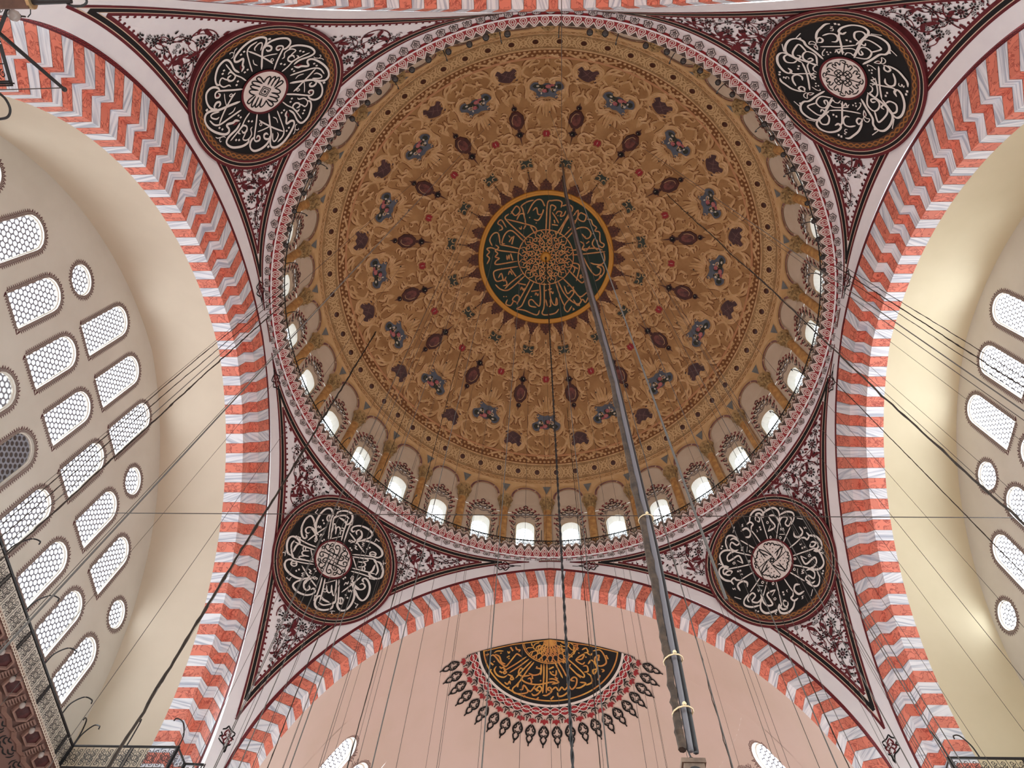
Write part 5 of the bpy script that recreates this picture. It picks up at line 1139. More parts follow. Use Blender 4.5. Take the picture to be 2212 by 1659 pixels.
GS = [[(480, 340), (484, 260), (492, 130), (520, 114), (562, 112), (586, 126), (580, 160)], [(503, 345), (508, 220), (512, 150), (530, 145), (546, 160), (530, 182)], [(570, 340), (600, 270), (640, 202), (656, 162), (630, 140), (586, 150)], [(545, 340), (585, 280), (625, 212), (640, 172)], [(565, 262), (545, 225), (522, 190)], [(545, 205), (560, 185), (585, 190), (575, 215), (598, 210), (612, 180)],
      [(600, 345), (660, 280), (700, 200), (726, 200), (745, 216), (730, 250), (692, 232), (692, 176), (660, 215)], [(615, 365), (680, 300), (740, 290), (774, 320), (770, 350), (745, 362), (716, 330)], [(640, 440), (720, 432), (800, 425), (852, 438)], [(650, 470), (760, 460), (870, 447)], [(750, 235), (776, 240), (788, 270), (812, 290), (802, 312), (832, 322), (836, 380), (862, 400), (850, 420), (822, 402), (816, 370)], [(705, 380), (730, 400), (720, 430), (745, 440), (770, 410)], [(800, 360), (785, 400), (820, 440)],
      [(860, 450), (866, 500), (846, 530), (800, 530), (772, 520)], [(650, 520), (700, 540), (680, 640)], [(640, 532), (690, 560)], [(622, 560), (700, 640), (722, 650), (736, 630), (720, 610)], [(725, 480), (760, 550), (800, 600), (832, 592), (840, 560), (816, 546), (850, 540), (862, 580), (832, 622), (805, 640)], [(590, 620), (650, 680), (700, 742), (740, 722), (760, 702), (745, 690)], [(560, 640), (600, 720), (650, 772), (692, 790), (712, 770), (700, 742)], [(545, 650), (575, 742), (602, 802)], [(600, 670), (622, 722), (650, 702), (662, 722), (602, 802), (622, 842), (652, 802)], [(660, 760), (690, 800), (720, 760), (740, 780), (760, 740)],
      [(440, 650), (446, 742), (440, 802), (420, 792), (390, 762), (370, 772), (376, 802), (420, 812)], [(470, 650), (470, 800), (456, 850), (482, 862), (542, 850), (566, 822)], [(505, 650), (510, 742), (530, 792), (556, 792), (550, 750), (545, 802)], [(480, 760), (492, 802), (512, 802), (508, 760)], [(405, 640), (352, 740), (322, 802), (290, 822), (342, 832), (420, 862), (440, 830)], [(380, 630), (332, 720), (290, 792), (310, 752), (290, 732), (262, 762), (290, 780)], [(350, 600), (262, 680), (222, 702), (182, 692), (150, 662)], [(330, 590), (250, 652), (212, 692)],
      [(230, 760), (220, 790), (250, 800), (270, 770)], [(300, 545), (230, 556), (150, 572), (140, 602), (160, 642), (212, 632), (226, 662), (200, 672)], [(170, 620), (190, 590), (205, 640), (222, 610)], [(295, 510), (160, 532), (154, 510), (176, 492), (150, 482), (166, 460), (150, 442), (172, 422), (150, 402)], [(310, 430), (245, 414), (180, 402)], [(300, 455), (190, 442), (140, 430)], [(95, 530), (112, 492), (95, 472), (112, 450), (95, 430), (120, 422), (150, 430)], [(130, 410), (114, 370), (138, 330), (170, 330), (182, 402)],
      [(360, 370), (282, 300), (230, 250), (214, 222), (240, 200)], [(340, 385), (262, 312), (216, 330), (194, 390), (214, 396)], [(175, 310), (196, 300), (190, 280), (166, 262), (190, 240), (222, 290)], [(425, 320), (406, 286), (330, 262), (225, 236)], [(410, 330), (380, 282)], [(350, 265), (330, 172), (320, 150), (358, 122), (402, 110)], [(250, 202), (288, 150), (312, 180), (282, 212), (252, 182)], [(290, 240), (312, 202), (346, 202)], [(360, 200), (390, 142), (420, 110), (452, 110), (474, 150), (462, 130)], [(395, 180), (420, 160), (430, 202), (456, 200), (466, 172), (452, 212), (430, 242), (402, 236)],
      [(240, 385), (262, 350)], [(258, 400), (272, 345)], [(225, 470), (228, 500), (240, 470), (242, 500)], [(250, 460), (265, 505)], [(235, 600), (245, 575), (262, 600)], [(250, 560), (286, 610)], [(300, 655), (350, 665)], [(315, 700), (322, 680), (334, 700), (340, 684)], [(385, 708), (435, 700)], [(410, 735), (416, 718), (428, 735), (432, 720)], [(510, 720), (516, 708), (526, 722), (530, 708)], [(470, 705), (520, 690)], [(660, 590), (670, 560), (660, 540)], [(700, 610), (712, 600), (706, 622), (718, 612)], [(745, 395), (765, 380)], [(830, 620), (840, 600)], [(660, 690), (662, 676)], [(655, 815), (665, 825), (655, 832)], [(335, 300), (350, 275)], [(305, 290), (318, 300), (322, 280)], [(520, 270), (560, 276)], [(535, 240), (540, 262)], [(690, 470), (704, 490)]]
q = MB()
for P in GS: draw(q, CS, cr(crown_px(P, zc_), 4), .085, .05)
for c_ in [(345, 250), (375, 225), (418, 260), (560, 212), (580, 238), (630, 290), (672, 246), (660, 320), (790, 330), (738, 350), (626, 672), (640, 672), (700, 800), (190, 560), (240, 345), (245, 352), (385, 742), (206, 742), (222, 742)]: diamond(q, CS, crown_px([c_], zc_)[0], .07, .05, .4)
crown(q, 'inscription', GILTINK, kind='stuff')
q = MB(); KR = 1.76
annulus(q, CS, KR, KR + .07, .05, .05, 96)
for k in range(12):
    a = k * pi / 6
    for P in ([(.35, 0), (.62, .16), (.9, .05), (1.2, .26), (1.5, .1), (1.72, .3)], [(.35, .1), (.62, -.16), (.9, -.05), (1.2, -.26), (1.5, -.1), (1.72, -.3)], [(.8, .3), (1.05, .14), (1.3, .38), (1.55, .28)], [(.8, -.3), (1.05, -.14), (1.3, -.38), (1.55, -.28)], [(.62, .3), (.7, .1), (.62, -.1)], [(1.32, .12), (1.42, 0), (1.32, -.12), (1.2, 0), (1.32, .12)], [(1.02, .3), (1.16, .22), (1.1, .06)]):
        draw(q, CS, rot(cr(np.array(P), 3), a), .062, .05, taper=False)
crown(q, 'knot_lattice', GILTINK, kind='stuff')
q = MB(); prof = [(.36, .03), (.34, .1), (.26, .16), (.1, .22), (.02, .22)]; q.grid(np.array([CS(uc[::4] * r, h) for r, h in prof]), cv=True); hb = crown(q, 'gilt_boss', GILT, smooth=True)
q = MB(); q.tube([(0, 0, DZ + DR - .2), (0, 0, DZ + DR - .5)], .07, 8); crown(q, 'hook', IRON)

# half medallion of the front half dome ------------------------------------
hc = np.array([hdu, hy0, 31.6])
HM = empty('half_medallion', tuple(hc), label='black half medallion with gold writing and fringe in the pinkish half dome', category='medallion')
def FS(P, h):                             # polar plane: x to the right, y outwards from the arch edge
    P = np.asarray(P, float); rr = np.hypot(P[:, 0], P[:, 1]); th = np.arctan2(P[:, 1], P[:, 0]); return S0(rr, th, .03 + h)
def hm(mb, name, m_, **kw):
    if mb.n: mb.v = [np.vstack(mb.v) - hc]; return mb.obj(name, m_, HM, **kw)
def hann(r0, r1, h, name, m_, **kw):
    t = np.linspace(0.004, pi - .004, 80); c = np.stack([np.cos(t), np.sin(t)], 1); q = MB(); q.strip(FS(c * r0, h), FS(c * r1, h)); return hm(q, name, m_, **kw)
t = np.linspace(0.004, pi - .004, 60); c = np.stack([np.cos(t), np.sin(t)], 1); q = MB(); q.grid(np.array([FS(c * r, 0.0) for r in np.linspace(.01, 3.76, 9)])); hm(q, 'black_ground', NAVY)
hann(3.5, 3.57, .02, 'gold_line', GILTINK2); hann(3.74, 3.86, .02, 'ivory_ring', INK); hann(3.86, 4.3, .02, 'guilloche_ground', BLACK)
q = MB(); NG = 24
for ph, w, m_ in ((0, 0, 0), (pi, 0, 0)):
    t = np.linspace(.01, pi - .01, 300); r = 4.08 + .12 * np.sin(NG * t + ph); P = np.stack([r * np.cos(t), r * np.sin(t)], 1); draw(q, FS, P, .15, .035, taper=False)
hm(q, 'red_guilloche', BRED, kind='stuff')
q = MB()
for ph in (0, pi):
    for o_ in (-.085, .085):
        t = np.linspace(.01, pi - .01, 300); r = 4.08 + .12 * np.sin(NG * t + ph) + o_; P = np.stack([r * np.cos(t), r * np.sin(t)], 1); draw(q, FS, P, .03, .042, taper=False)
hm(q, 'guilloche_outline', INK, kind='stuff')
q, q2 = MB(), MB(); NF = 22
def pol(P, t0): P = np.asarray(P, float); P = np.where(np.arange(2) == 0, P, P); rr = P[:, 1]; th = t0 + P[:, 0] / 4.9; return np.stack([rr * np.cos(th), rr * np.sin(th)], 1)
for k in range(NF):
    t0 = pi * (k + .5) / NF
    # red palmette joining the loops
    q2.poly(FS(pol([(-.2, 4.5), (-.1, 4.52), (0, 4.46), (.1, 4.52), (.2, 4.5), (.24, 4.68), (.12, 4.64), (0, 4.76), (-.12, 4.64), (-.24, 4.68)], t0), .02))
    for s in (1, -1):
        draw(q, FS, cr(pol([(s * .12, 4.5), (s * .2, 4.38), (s * .35, 4.36)], t0), 3), .05, .016)
        draw(q, FS, cr(pol([(s * .02, 4.78), (s * .14, 4.92), (s * .24, 5.08), (s * .2, 5.24), (s * .06, 5.36)], t0), 3), .1, .016)
        draw(q, FS, cr(pol([(s * .24, 5.06), (s * .14, 5.12), (s * .08, 5.02), (s * .12, 4.96)], t0), 3), .06, .018)
        draw(q, FS, cr(pol([(s * .03, 5.3), (s * .14, 5.4), (s * .1, 5.52), (s * .02, 5.66)], t0), 3), .08, .016)
    draw(q, FS, pol([(0, 5.55), (0, 5.65), (0, 5.78)], t0), .07, .016); draw(q, FS, cr(pol([(-.12, 5.2), (0, 5.28), (.12, 5.2)], t0), 3), .05, .018)
    draw(q, FS, pol([(0, 4.84), (0, 4.95)], t0), .07, .018)
    if k < NF - 1:
        tm = pi * (k + 1) / NF; draw(q, FS, cr(pol([(-.09, 4.4), (0, 4.52), (.09, 4.4)], tm), 3), .05, .016); draw(q, FS, pol([(0, 4.5), (0, 4.58), (0, 4.66)], tm), .05, .016)
        draw(q, FS, cr(pol([(-.07, 4.3), (0, 4.38), (.07, 4.3)], tm), 3), .06, .016)
hm(q, 'black_fringe', BLACK, kind='stuff'); hm(q2, 'red_palmettes', BRED, kind='stuff')
# gold border along the straight edge, lattice and writing
q = MB(); draw(q, FS, np.array([(-3.5, .06), (-2, .06), (0, .06), (2, .06), (3.5, .06)]), .07, .02, taper=False)
t = np.linspace(.04, pi - .04, 40); draw(q, FS, np.stack([1.48 * np.cos(t), 1.48 * np.sin(t)], 1), .06, .022, taper=False); draw(q, FS, np.stack([1.4 * np.cos(t), 1.4 * np.sin(t)], 1), .03, .022, taper=False)
hm(q, 'gold_line', GILTINK2)
q = MB()
for k in range(13):
    a = pi * k / 12
    for P in ([(.1, 0), (.34, .12), (.52, -.02), (.74, .14), (.94, 0), (1.14, .16), (1.42, .04)], [(.1, 0), (.34, -.12), (.52, .02), (.74, -.14), (.94, 0), (1.14, -.16), (1.42, -.04)], [(.6, .14), (.84, .2), (1.04, .08), (1.24, .22), (1.42, .2)], [(.3, .06), (.3, -.06)], [(1.02, .1), (1.02, -.1)]):
        Q = rot(cr(np.array(P), 2), a)
        if Q[:, 1].min() > .05: draw(q, FS, Q, .06, .024, taper=False)
hm(q, 'gold_lattice', GILTINK2, kind='stuff')
zh = Z(940, 1370, 4.608)
def on_half(px, py):
    D = ray(px, py).reshape(-1, 3); out = []; ts = np.linspace(30, 52, 1500)
    for d in D:
        P = CAM + ts[:, None] * d; f = np.hypot(P[:, 0] - hdu, P[:, 1] - hy0) - hrad(P[:, 2]); f[P[:, 1] < hy0] = -1; k = np.where((f[:-1] < 0) & (f[1:] >= 0))[0]
        out.append(P[k[-1]] if len(k) else P[-1])
    out = np.array(out); return np.stack([out[:, 0] - hdu, out[:, 1] - hy0], 1)
HW = [[(910, 215), (800, 290), (700, 350), (685, 376)], [(935, 240), (840, 310), (740, 375)], [(960, 260), (880, 340), (800, 430)], [(985, 270), (920, 350), (850, 450), (790, 520)], [(1055, 290), (1056, 350), (1050, 400)], [(1082, 290), (1082, 400), (1076, 500), (1070, 580)], [(1112, 290), (1112, 420), (1108, 520), (1106, 580)], [(1190, 270), (1230, 350), (1270, 430)], [(1215, 255), (1270, 340), (1310, 420)], [(1265, 235), (1350, 330), (1450, 430)], [(1300, 225), (1400, 310), (1480, 390), (1470, 420), (1400, 380)],
      [(585, 180), (620, 160), (680, 160)], [(550, 215), (580, 200), (620, 240), (640, 270), (690, 310), (720, 300), (800, 200), (820, 190), (860, 215)], [(595, 190), (640, 215), (660, 270), (700, 290)], [(720, 160), (735, 180), (745, 160)], [(750, 120), (775, 160)], [(800, 115), (815, 145), (845, 150), (830, 170)], [(545, 270), (580, 300)], [(610, 310), (590, 350), (620, 400), (680, 420), (720, 400)], [(640, 310), (660, 330), (680, 320), (690, 345), (700, 330)], [(690, 360), (710, 370), (690, 385), (680, 370), (690, 360)], [(640, 360), (670, 375)],
      [(720, 390), (760, 410), (780, 440), (750, 440), (770, 400)], [(690, 470), (720, 490), (740, 460), (750, 490)], [(880, 350), (850, 330), (830, 380), (870, 410), (950, 400)], [(1000, 330), (1050, 340), (1040, 385), (980, 400), (930, 380)], [(1130, 340), (1180, 318)], [(1140, 360), (1160, 390), (1200, 400), (1205, 350)], [(870, 410), (860, 440), (900, 470), (970, 490), (1050, 490), (1150, 470), (1200, 470)], [(1130, 440), (1180, 440), (1230, 470), (1160, 490)], [(920, 440), (945, 430), (960, 470), (930, 490)], [(970, 440), (965, 400)],
      [(800, 500), (770, 540), (790, 575), (850, 585), (920, 570), (910, 530), (880, 500), (870, 540), (840, 545)], [(830, 470), (820, 520)], [(920, 540), (950, 560), (1000, 500)], [(960, 580), (980, 600), (1020, 590), (1060, 540), (1040, 510), (1010, 540), (1040, 560)], [(990, 530), (1020, 560)], [(1070, 600), (1110, 600), (1160, 560), (1140, 520), (1120, 540), (1150, 560)], [(1160, 550), (1200, 520), (1230, 555), (1260, 520), (1290, 545), (1330, 500)], [(1215, 570), (1230, 610), (1280, 600), (1330, 550), (1310, 480)], [(1330, 500), (1360, 540), (1400, 500), (1410, 440), (1380, 420), (1350, 450), (1390, 460)], [(1400, 530), (1450, 520), (1500, 480), (1440, 470)],
      [(1400, 240), (1480, 190), (1460, 240), (1400, 250), (1460, 290), (1490, 270)], [(1460, 150), (1500, 130), (1520, 170), (1480, 180)], [(1500, 170), (1545, 200), (1560, 180)], [(1570, 160), (1640, 150), (1690, 220), (1700, 280), (1650, 310), (1600, 290), (1590, 230), (1630, 200), (1620, 260)], [(1470, 310), (1510, 310), (1520, 360), (1480, 370)], [(1520, 290), (1560, 250), (1610, 330), (1570, 350), (1580, 390), (1610, 350)], [(1510, 380), (1550, 410), (1560, 470), (1500, 500)], [(1380, 110), (1382, 190)], [(1405, 125), (1425, 130), (1405, 140), (1425, 150)], [(1620, 450), (1640, 400)], [(1650, 340), (1680, 350), (1660, 370)], [(1270, 250), (1285, 260), (1270, 270), (1285, 282)], [(1300, 300), (1320, 320), (1350, 290)], [(1190, 430), (1200, 420), (1210, 440), (1220, 428)], [(500, 200), (530, 190), (510, 210)], [(1700, 200), (1720, 240)], [(880, 620), (890, 605), (900, 620)], [(1010, 640), (1030, 620)], [(1150, 640), (1180, 610)], [(710, 530), (740, 520)], [(545, 360), (560, 340)]]
q = MB()
for P in HW: draw(q, FS, cr(on_half(*zh(P)), 4), .085, .028)
for c_ in [(655, 182), (735, 212), (735, 235), (720, 220), (588, 265), (1012, 318), (1050, 455), (1150, 372), (1172, 368), (1500, 220), (1630, 250), (1430, 180), (1360, 215)]: diamond(q, FS, on_half(*zh([c_]))[0], .075, .028, .4)
hm(q, 'gold_inscription', GILTINK2, kind='stuff')
# ------------------------------------------------------------------ wires, ropes and chains hanging from the dome
def hang(name, x0, y0, z0, z1, r, m_, label, group=None, lumps=0.0, seed=0):
    n = 2 if not lumps else 160
    z = np.linspace(z0, z1, n); rg = np.random.default_rng(seed)
    P = np.stack([x0 + 0 * z, y0 + 0 * z, z], 1); rad_ = np.full(n, r)
    if lumps:
        w = np.cumsum(rg.normal(0, lumps * .35, (n, 2)), 0); w -= np.linspace(0, 1, n)[:, None] * w[-1]; P[:, :2] += w * .4 + rg.normal(0, lumps * .12, (n, 2)); rad_ *= 1 + np.abs(rg.normal(0, .28, n))
    q = MB(); q.tube(P - np.array([x0, y0, z0]), rad_, 5)
    kw = dict(label=label, category='wire' if r < .02 else 'rope')
    if group: kw['group'] = group
    return q.obj(name, m_, loc=(x0, y0, z0), **kw)
HOOKB = MB(); HOOKB.tube([(0, 0, .0), (0, 0, -.16)], [.05, .03], 6); HKM = HOOKB.mesh('anchor_hook', IRON)
wm = {}
def wires(n, s, off, lab, grp):
    me = None
    for k in range(n):
        a = AX + off + k * 2 * pi / n; P = dome(a, s)
        if me is None:
            o = hang('lamp_wire', P[0], P[1], P[2], 4.0, .0065, WIRE, lab, grp); me = o.data
        else: o = put('lamp_wire', me, loc=tuple(P), label=lab, category='wire', group=grp)
        put('anchor_hook', HKM, o)
wires(32, 5.66, 0.0, 'thin lamp wire hanging from the hooks just around the green crown roundel', 'lamp wires from the inner ring of dome hooks')
wires(16, 9.55, .02, 'thin lamp wire hanging from the hooks among the dome shells and bouquets', 'lamp wires from the outer ring of dome hooks')
cor = [(640, 770), (700, 905), (735, 950), (745, 960), (775, 1010), (800, 1040), (828, 1062), (836, 1068), (880, 1096), (905, 1108), (960, 1140), (1000, 1152), (1332, 1150), (1345, 1148), (1440, 1120), (1490, 1095), (1530, 1070), (1560, 1050), (1600, 1018), (1625, 990), (1668, 935), (1700, 890), (1740, 820), (1775, 700), (1800, 645), (622, 606)]
lab = 'thin lamp wire hanging from the cornice ring under the drum railing'
for i, (px, py) in enumerate(cor):
    P = on_cyl(px, py, 12.72); hang('lamp_wire', P[0], P[1], 34.38, 4.0, .0065, WIRE, lab, 'lamp wires from the cornice ring')
def hang_px(name, px, py, surf, r, m_, label, lumps=.03, seed=1, z1=4.0):
    P = on_dome(px, py) if surf == 'dome' else on_cyl(px, py, 12.72); return hang(name, P[0], P[1], P[2], z1, r, m_, label, None, lumps, seed)
hang_px('knotted_rope', 812, 717, 'dome', .034, ROPE, 'thick knotted rope running from the dome to lower left past the left arch', .05, 2)
hang_px('knotted_rope', 1440, 420, 'dome', .018, ROPE, 'thick knotted rope running from the dome to the right window wall', .04, 3)
hang_px('twisted_cable', 619, 650, 'cyl', .02, ROPE, 'dark twisted cable pair crossing the left cream vault', .03, 4)
hang_px('twisted_cable', 622, 612, 'cyl', .012, ROPE, 'upper thin twisted cable crossing the left windows', .02, 5)
hang_px('twisted_cable', 618, 626, 'cyl', .012, ROPE, 'second thin twisted cable crossing the left windows, just below the upper', .02, 6)
hang_px('twisted_cable', 1803, 574, 'cyl', .016, ROPE, 'middle and thickest of three cables crossing the right vault', .02, 7)
hang_px('twisted_cable', 1800, 560, 'cyl', .010, ROPE, 'topmost of three cables crossing the right vault', .015, 8)
hang_px('twisted_cable', 1805, 586, 'cyl', .010, ROPE, 'lowest of three cables crossing the right vault', .015, 9)
hang_px('dark_rope', 880, 880, 'dome', .014, ROPE, 'dark rope crossing the lower left medallion towards the bottom edge', .02, 10)
hang_px('dark_rope', 1000, 740, 'dome', .014, ROPE, 'dark rope falling past the left end of the half medallion', .015, 11)
hang_px('dark_rope', 1225, 880, 'dome', .013, ROPE, 'dark rope falling over the right half of the half medallion', .015, 12)
hang_px('dark_rope', 1375, 935, 'dome', .014, ROPE, 'jagged dark rope right of the bundled cable', .06, 13)
hang_px('dark_rope', 1560, 1052, 'cyl', .014, ROPE, 'dark rope crossing the right part of the front striped arch', .02, 14)
hang_px('dark_rope', 1790, 1010 - 200, 'cyl', .014, ROPE, 'dark rope running down the right striped arch', .02, 15)
# chain from the crown
q = MB(); z = np.linspace(0, -43.6, 700); th = z * 9.0
for ph in (0, pi):
    q.tube(np.stack([.016 * np.cos(th + ph), .016 * np.sin(th + ph), z], 1), .019, 4)
q.obj('chandelier_chain', IRON, loc=(0, 0, 47.7), label='black chain hanging from the crown of the dome over the half medallion', category='chain')
# bundled cable with a rope lashed to it
def vert(pxs, x0, y0):
    out = []
    for px, py in pxs:
        d = ray(px, py); w = np.array([x0, y0]) - CAM[:2]; h = d[:2]; t = (w @ h) / (h @ h); out.append(CAM + t * d)
    return np.array(out)
PT_ = on_dome(1213, 352)
BP = cr(vert([(1213, 352), (1222, 420), (1255, 560), (1290, 690), (1322, 810), (1360, 980), (1402, 1170), (1432, 1330), (1452, 1440), (1470, 1540), (1484, 1622)], PT_[0], PT_[1]), 8)
BC = empty('cable_bundle', tuple(BP[-1]), label='thick grey cable bundle with rope lashed along it and cream ties, right of centre', category='cable')
def bc(mb, name, m_, **kw): mb.v = [np.vstack(mb.v) - BP[-1]]; return mb.obj(name, m_, BC, **kw)
nb = len(BP); tz = np.linspace(0, 1, nb); rg = np.random.default_rng(21)
q = MB(); q.tube(BP + np.array([.03, 0, 0]), .046 - .02 * tz, 8); bc(q, 'grey_cable', mat('grey_cable_sheath', (96, 92, 96), .45), smooth=True)
q = MB(); q.tube(BP + np.array([.075, .02, 0]), .024, 6); bc(q, 'black_cable', IRON, smooth=True)
RP = np.repeat(BP, 1, 0) + np.array([-.03, 0, 0]) + rg.normal(0, .006, (nb, 3)); q = MB(); q.tube(RP[4:], (.038 - .008 * tz[4:]) * (1 + np.abs(rg.normal(0, .22, nb - 4))), 7); bc(q, 'lashed_rope', mat('brown_rope', (74, 58, 46), .95, (44, 34, 28), 9.0))
for i_ in (int(nb * .58), int(nb * .78), int(nb * .9)):
    t = np.linspace(0, 2 * pi, 13); q = MB(); c_ = BP[i_]; q.tube(np.stack([c_[0] + .02 + .09 * np.cos(t), c_[1] + .08 * np.sin(t), c_[2] + .015 * np.cos(t)], 1), .008, 5, False); q.sphere(c_ + np.array([.03, -.085, .02]), .02, 6, 5); bc(q, 'cable_tie', mat('cream_tie', (212, 190, 150), .6))
# wooden pulley block at the foot of the bundle
pb = BP[-1] + np.array([.02, 0, -.16])
PL_ = empty('pulley_block', tuple(pb), label='wooden pulley block with iron eye at the foot of the bundled cable', category='pulley')
q = MB(); q.box((0, 0, -.09), np.eye(3), (.08, .06, .1)); q.box((0, 0, .02), np.eye(3), (.095, .07, .02)); q.obj('wooden_cheeks', mat('worn_wood', (124, 102, 84), .8, (84, 66, 54), 5.0), PL_)
t = np.linspace(0, 2 * pi, 17); q = MB(); q.tube(np.stack([(.022 * np.cos(t)), 0 * t, .07 + .03 * np.sin(t)], 1), .006, 5, False); q.tube([(0, 0, .1), (-.02, 0, .2)], .007, 5); q.obj('iron_eye', IRON, PL_)
q = MB(); q.tube([(0, -.065, -.09), (0, .065, -.09)], .06, 12); q.obj('sheave', IRON, PL_)
# straight tie wires
def straight(name, A, B, r, label, sag=0.0):
    A, B = np.asarray(A, float), np.asarray(B, float); t = np.linspace(0, 1, 25)[:, None]; P = A * (1 - t) + B * t; P[:, 2] -= (sag * 4 * t * (1 - t))[:, 0]
    q = MB(); q.tube(P - A, r, 5); return q.obj(name, WIRE, loc=tuple(A), label=label, category='wire')
straight('tie_wire', on_y(-10, 1107, 5.0), on_y(2222, 1118.5, 5.0), .019, 'long horizontal tie wire crossing the whole photo below the dome', .0)
straight('slanting_wire', PT_, CAM + ray(1213, -40) * 14.0, .008, 'dark wire slanting from the dome to the top edge of the photo')

# ------------------------------------------------------------------ iron galleries along the side walls
ZG = 18.95; HG = .82
def spiral(cx, cz, r, turns, a0, sg, n=16):
    t = np.linspace(0, 1, n); a = a0 + sg * turns * 2 * pi * t; rr = r * (1 - .82 * t); return np.stack([cx + rr * np.cos(a), cz + rr * np.sin(a)], 1)
def panel(mb, A, d, w):                   # one cell of scrollwork: A lower corner, d direction along the rail, w width
    S = lambda P, h=0.0: A + P[:, :1] * d + np.array([0, 0, 1.0]) * P[:, 1:2]
    H = HG - .06
    def bar(P, wd=.026):
        L, R = rib2(np.array(P, float), wd, False); mb.strip(S(L), S(R))
    for x in (0.0, w / 2): bar([(x, .02), (x, H / 2), (x, H)], .022)
    for cx, sg in ((w * .25, 1), (w * .75, -1)):
        for cz, s2 in ((H * .2, 1), (H * .42, -1), (H * .6, 1), (H * .84, -1)): bar(spiral(cx, cz, min(w * .2, H * .12), 1.4, 0 if sg > 0 else pi, sg * s2))
    t = np.linspace(0, 2 * pi, 13); bar(np.stack([w / 2 + .075 * np.cos(t), H * .51 + .1 * np.sin(t)], 1)); bar([(w * .1, H * .3), (w * .3, H * .5), (w * .1, H * .72)]); bar([(w * .9, H * .3), (w * .7, H * .5), (w * .9, H * .72)])
def balustrade(name, pts, label, hooks=(), cell=.56):
    pts = [np.asarray(p, float) for p in pts]; root = empty(name, tuple(pts[0]), label=label, category='railing'); o0 = pts[0]
    q = MB(); q.tube(np.array(pts) - o0, .045, 6); q.obj('top_rail', IRON, root)
    q = MB(); q.tube(np.array(pts) - o0 - np.array([0, 0, HG]), .035, 5); q.obj('bottom_rail', IRON, root)
    for A, B in zip(pts[:-1], pts[1:]):
        L = np.linalg.norm(B - A); d = (B - A) / L; n = max(1, int(round(L / cell))); w = L / n
        pm = MB(); panel(pm, np.zeros(3), d, w); me = pm.mesh('scroll_panel', IRON)
        pq = MB(); 
        for s in (-.045, .045): pq.box(d * s + np.array([0, 0, HG / 2]), np.eye(3), (.016, .016, HG / 2 + .03))
        mp_ = pq.mesh('post', IRON)
        for i in range(n + 1):
            if i < n: put('scroll_panel', me, root, loc=tuple(A + d * w * i - o0 - np.array([0, 0, HG])))
            if i % 4 == 0 or i == n: put('post', mp_, root, loc=tuple(A + d * w * i - o0 - np.array([0, 0, HG])))
    for h in hooks:
        P, out = np.asarray(h[0], float), unit(h[1]); q = MB(); C_ = cr(np.array([P, P + np.array([0, 0, .45]) + out * .05, P + np.array([0, 0, .72]) + out * .35, P + np.array([0, 0, .6]) + out * .68, P + np.array([0, 0, .45]) + out * .75]), 5); q.tube(C_ - o0, .024, 5); q.obj('lamp_hook', IRON, root)
    return root
g0 = on_z(157, 1611, ZG); X0, Y0 = float(g0[0]), float(g0[1])
gl = [(X0, -4.0, ZG), (X0, Y0, ZG), tuple(on_z(385, 1613, ZG)), tuple(on_z(399, 1650, ZG)), tuple(on_z(440, 1652, ZG))]
gl[2] = (gl[2][0], Y0, ZG)
hk = [((X0, Y0 - 1.45 - 2.15 * i, ZG), (1, .0, 0)) for i in range(4)] + [((X0, Y0, ZG), (.4, -1, 0)), ((X0 + .02, Y0, ZG), (1, -.4, 0)), ((X0 + 1.85, Y0, ZG), (.6, -1, 0)), ((gl[2][0], Y0, ZG), (-.3, -1, 0))]
balustrade('gallery_balustrade', gl, 'black scrollwork iron balustrade of the gallery at lower left', hk)
gr_ = [tuple(on_z(2036, 1700, ZG)), tuple(on_z(2050, 1637, ZG)), tuple(on_z(2330, 1640, ZG))]
balustrade('gallery_balustrade', gr_, 'black scrollwork iron balustrade at the lower right corner', [((gr_[1][0] + 1.0, gr_[1][1], ZG), (-1, -.5, 0)), ((gr_[1][0], gr_[1][1], ZG), (-.5, -.6, 0))])
# left gallery: floor slab on a stalactite cornice
GB = ZG - HG - .04
q = MB(); xw = -17.72
q.box(((X0 + xw) / 2, (Y0 - 4) / 2, GB), np.eye(3), (abs(xw - X0) / 2 + .05, (Y0 + 4) / 2 + .05, .05)); q.box(((X0 - 12.0) / 2 - .8, Y0 + .7, GB), np.eye(3), (abs(X0 + 12.0) / 2 + .8, .7, .05))
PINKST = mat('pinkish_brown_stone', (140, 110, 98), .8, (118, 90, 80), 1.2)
GAL = q.obj('trim_7', PINKST, label='brown stalactite cornice carrying the gallery at lower left', category='cornice', **ST)
sl0 = np.array([X0 - .02, 0, GB - .05]); sl1 = np.array([xw, 0, GB - .95]); dv = sl1 - sl0; LV = np.linalg.norm(dv); dv = dv / LV; nv = unit(np.cross(dv, (0, 1.0, 0))); nv = nv if nv[0] > 0 else -nv
def GS_(P, h): P = np.asarray(P, float); return sl0 + P[:, 1:2] * dv + P[:, :1] * np.array([0, 1.0, 0]) + nv * h
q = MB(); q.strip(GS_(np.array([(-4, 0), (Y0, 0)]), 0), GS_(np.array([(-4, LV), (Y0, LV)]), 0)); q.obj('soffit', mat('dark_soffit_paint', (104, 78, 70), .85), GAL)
hexo = np.array([(-.36, .25), (-.2, .02), (.2, .02), (.36, .25), (.2, .5), (-.2, .5)])
def hexm(): 
    q = MB(); c = hexo.mean(0)
    for s0, s1, h0, h1 in ((1.0, .84, .1, .1), (.84, .78, .1, .02), (1.0, 1.12, .1, .0)): q.strip(GS_(c + (hexo - c) * s0, h0), GS_(c + (hexo - c) * s1, h1), closed=True)
    return q.mesh('coffer_frame', PINKST)
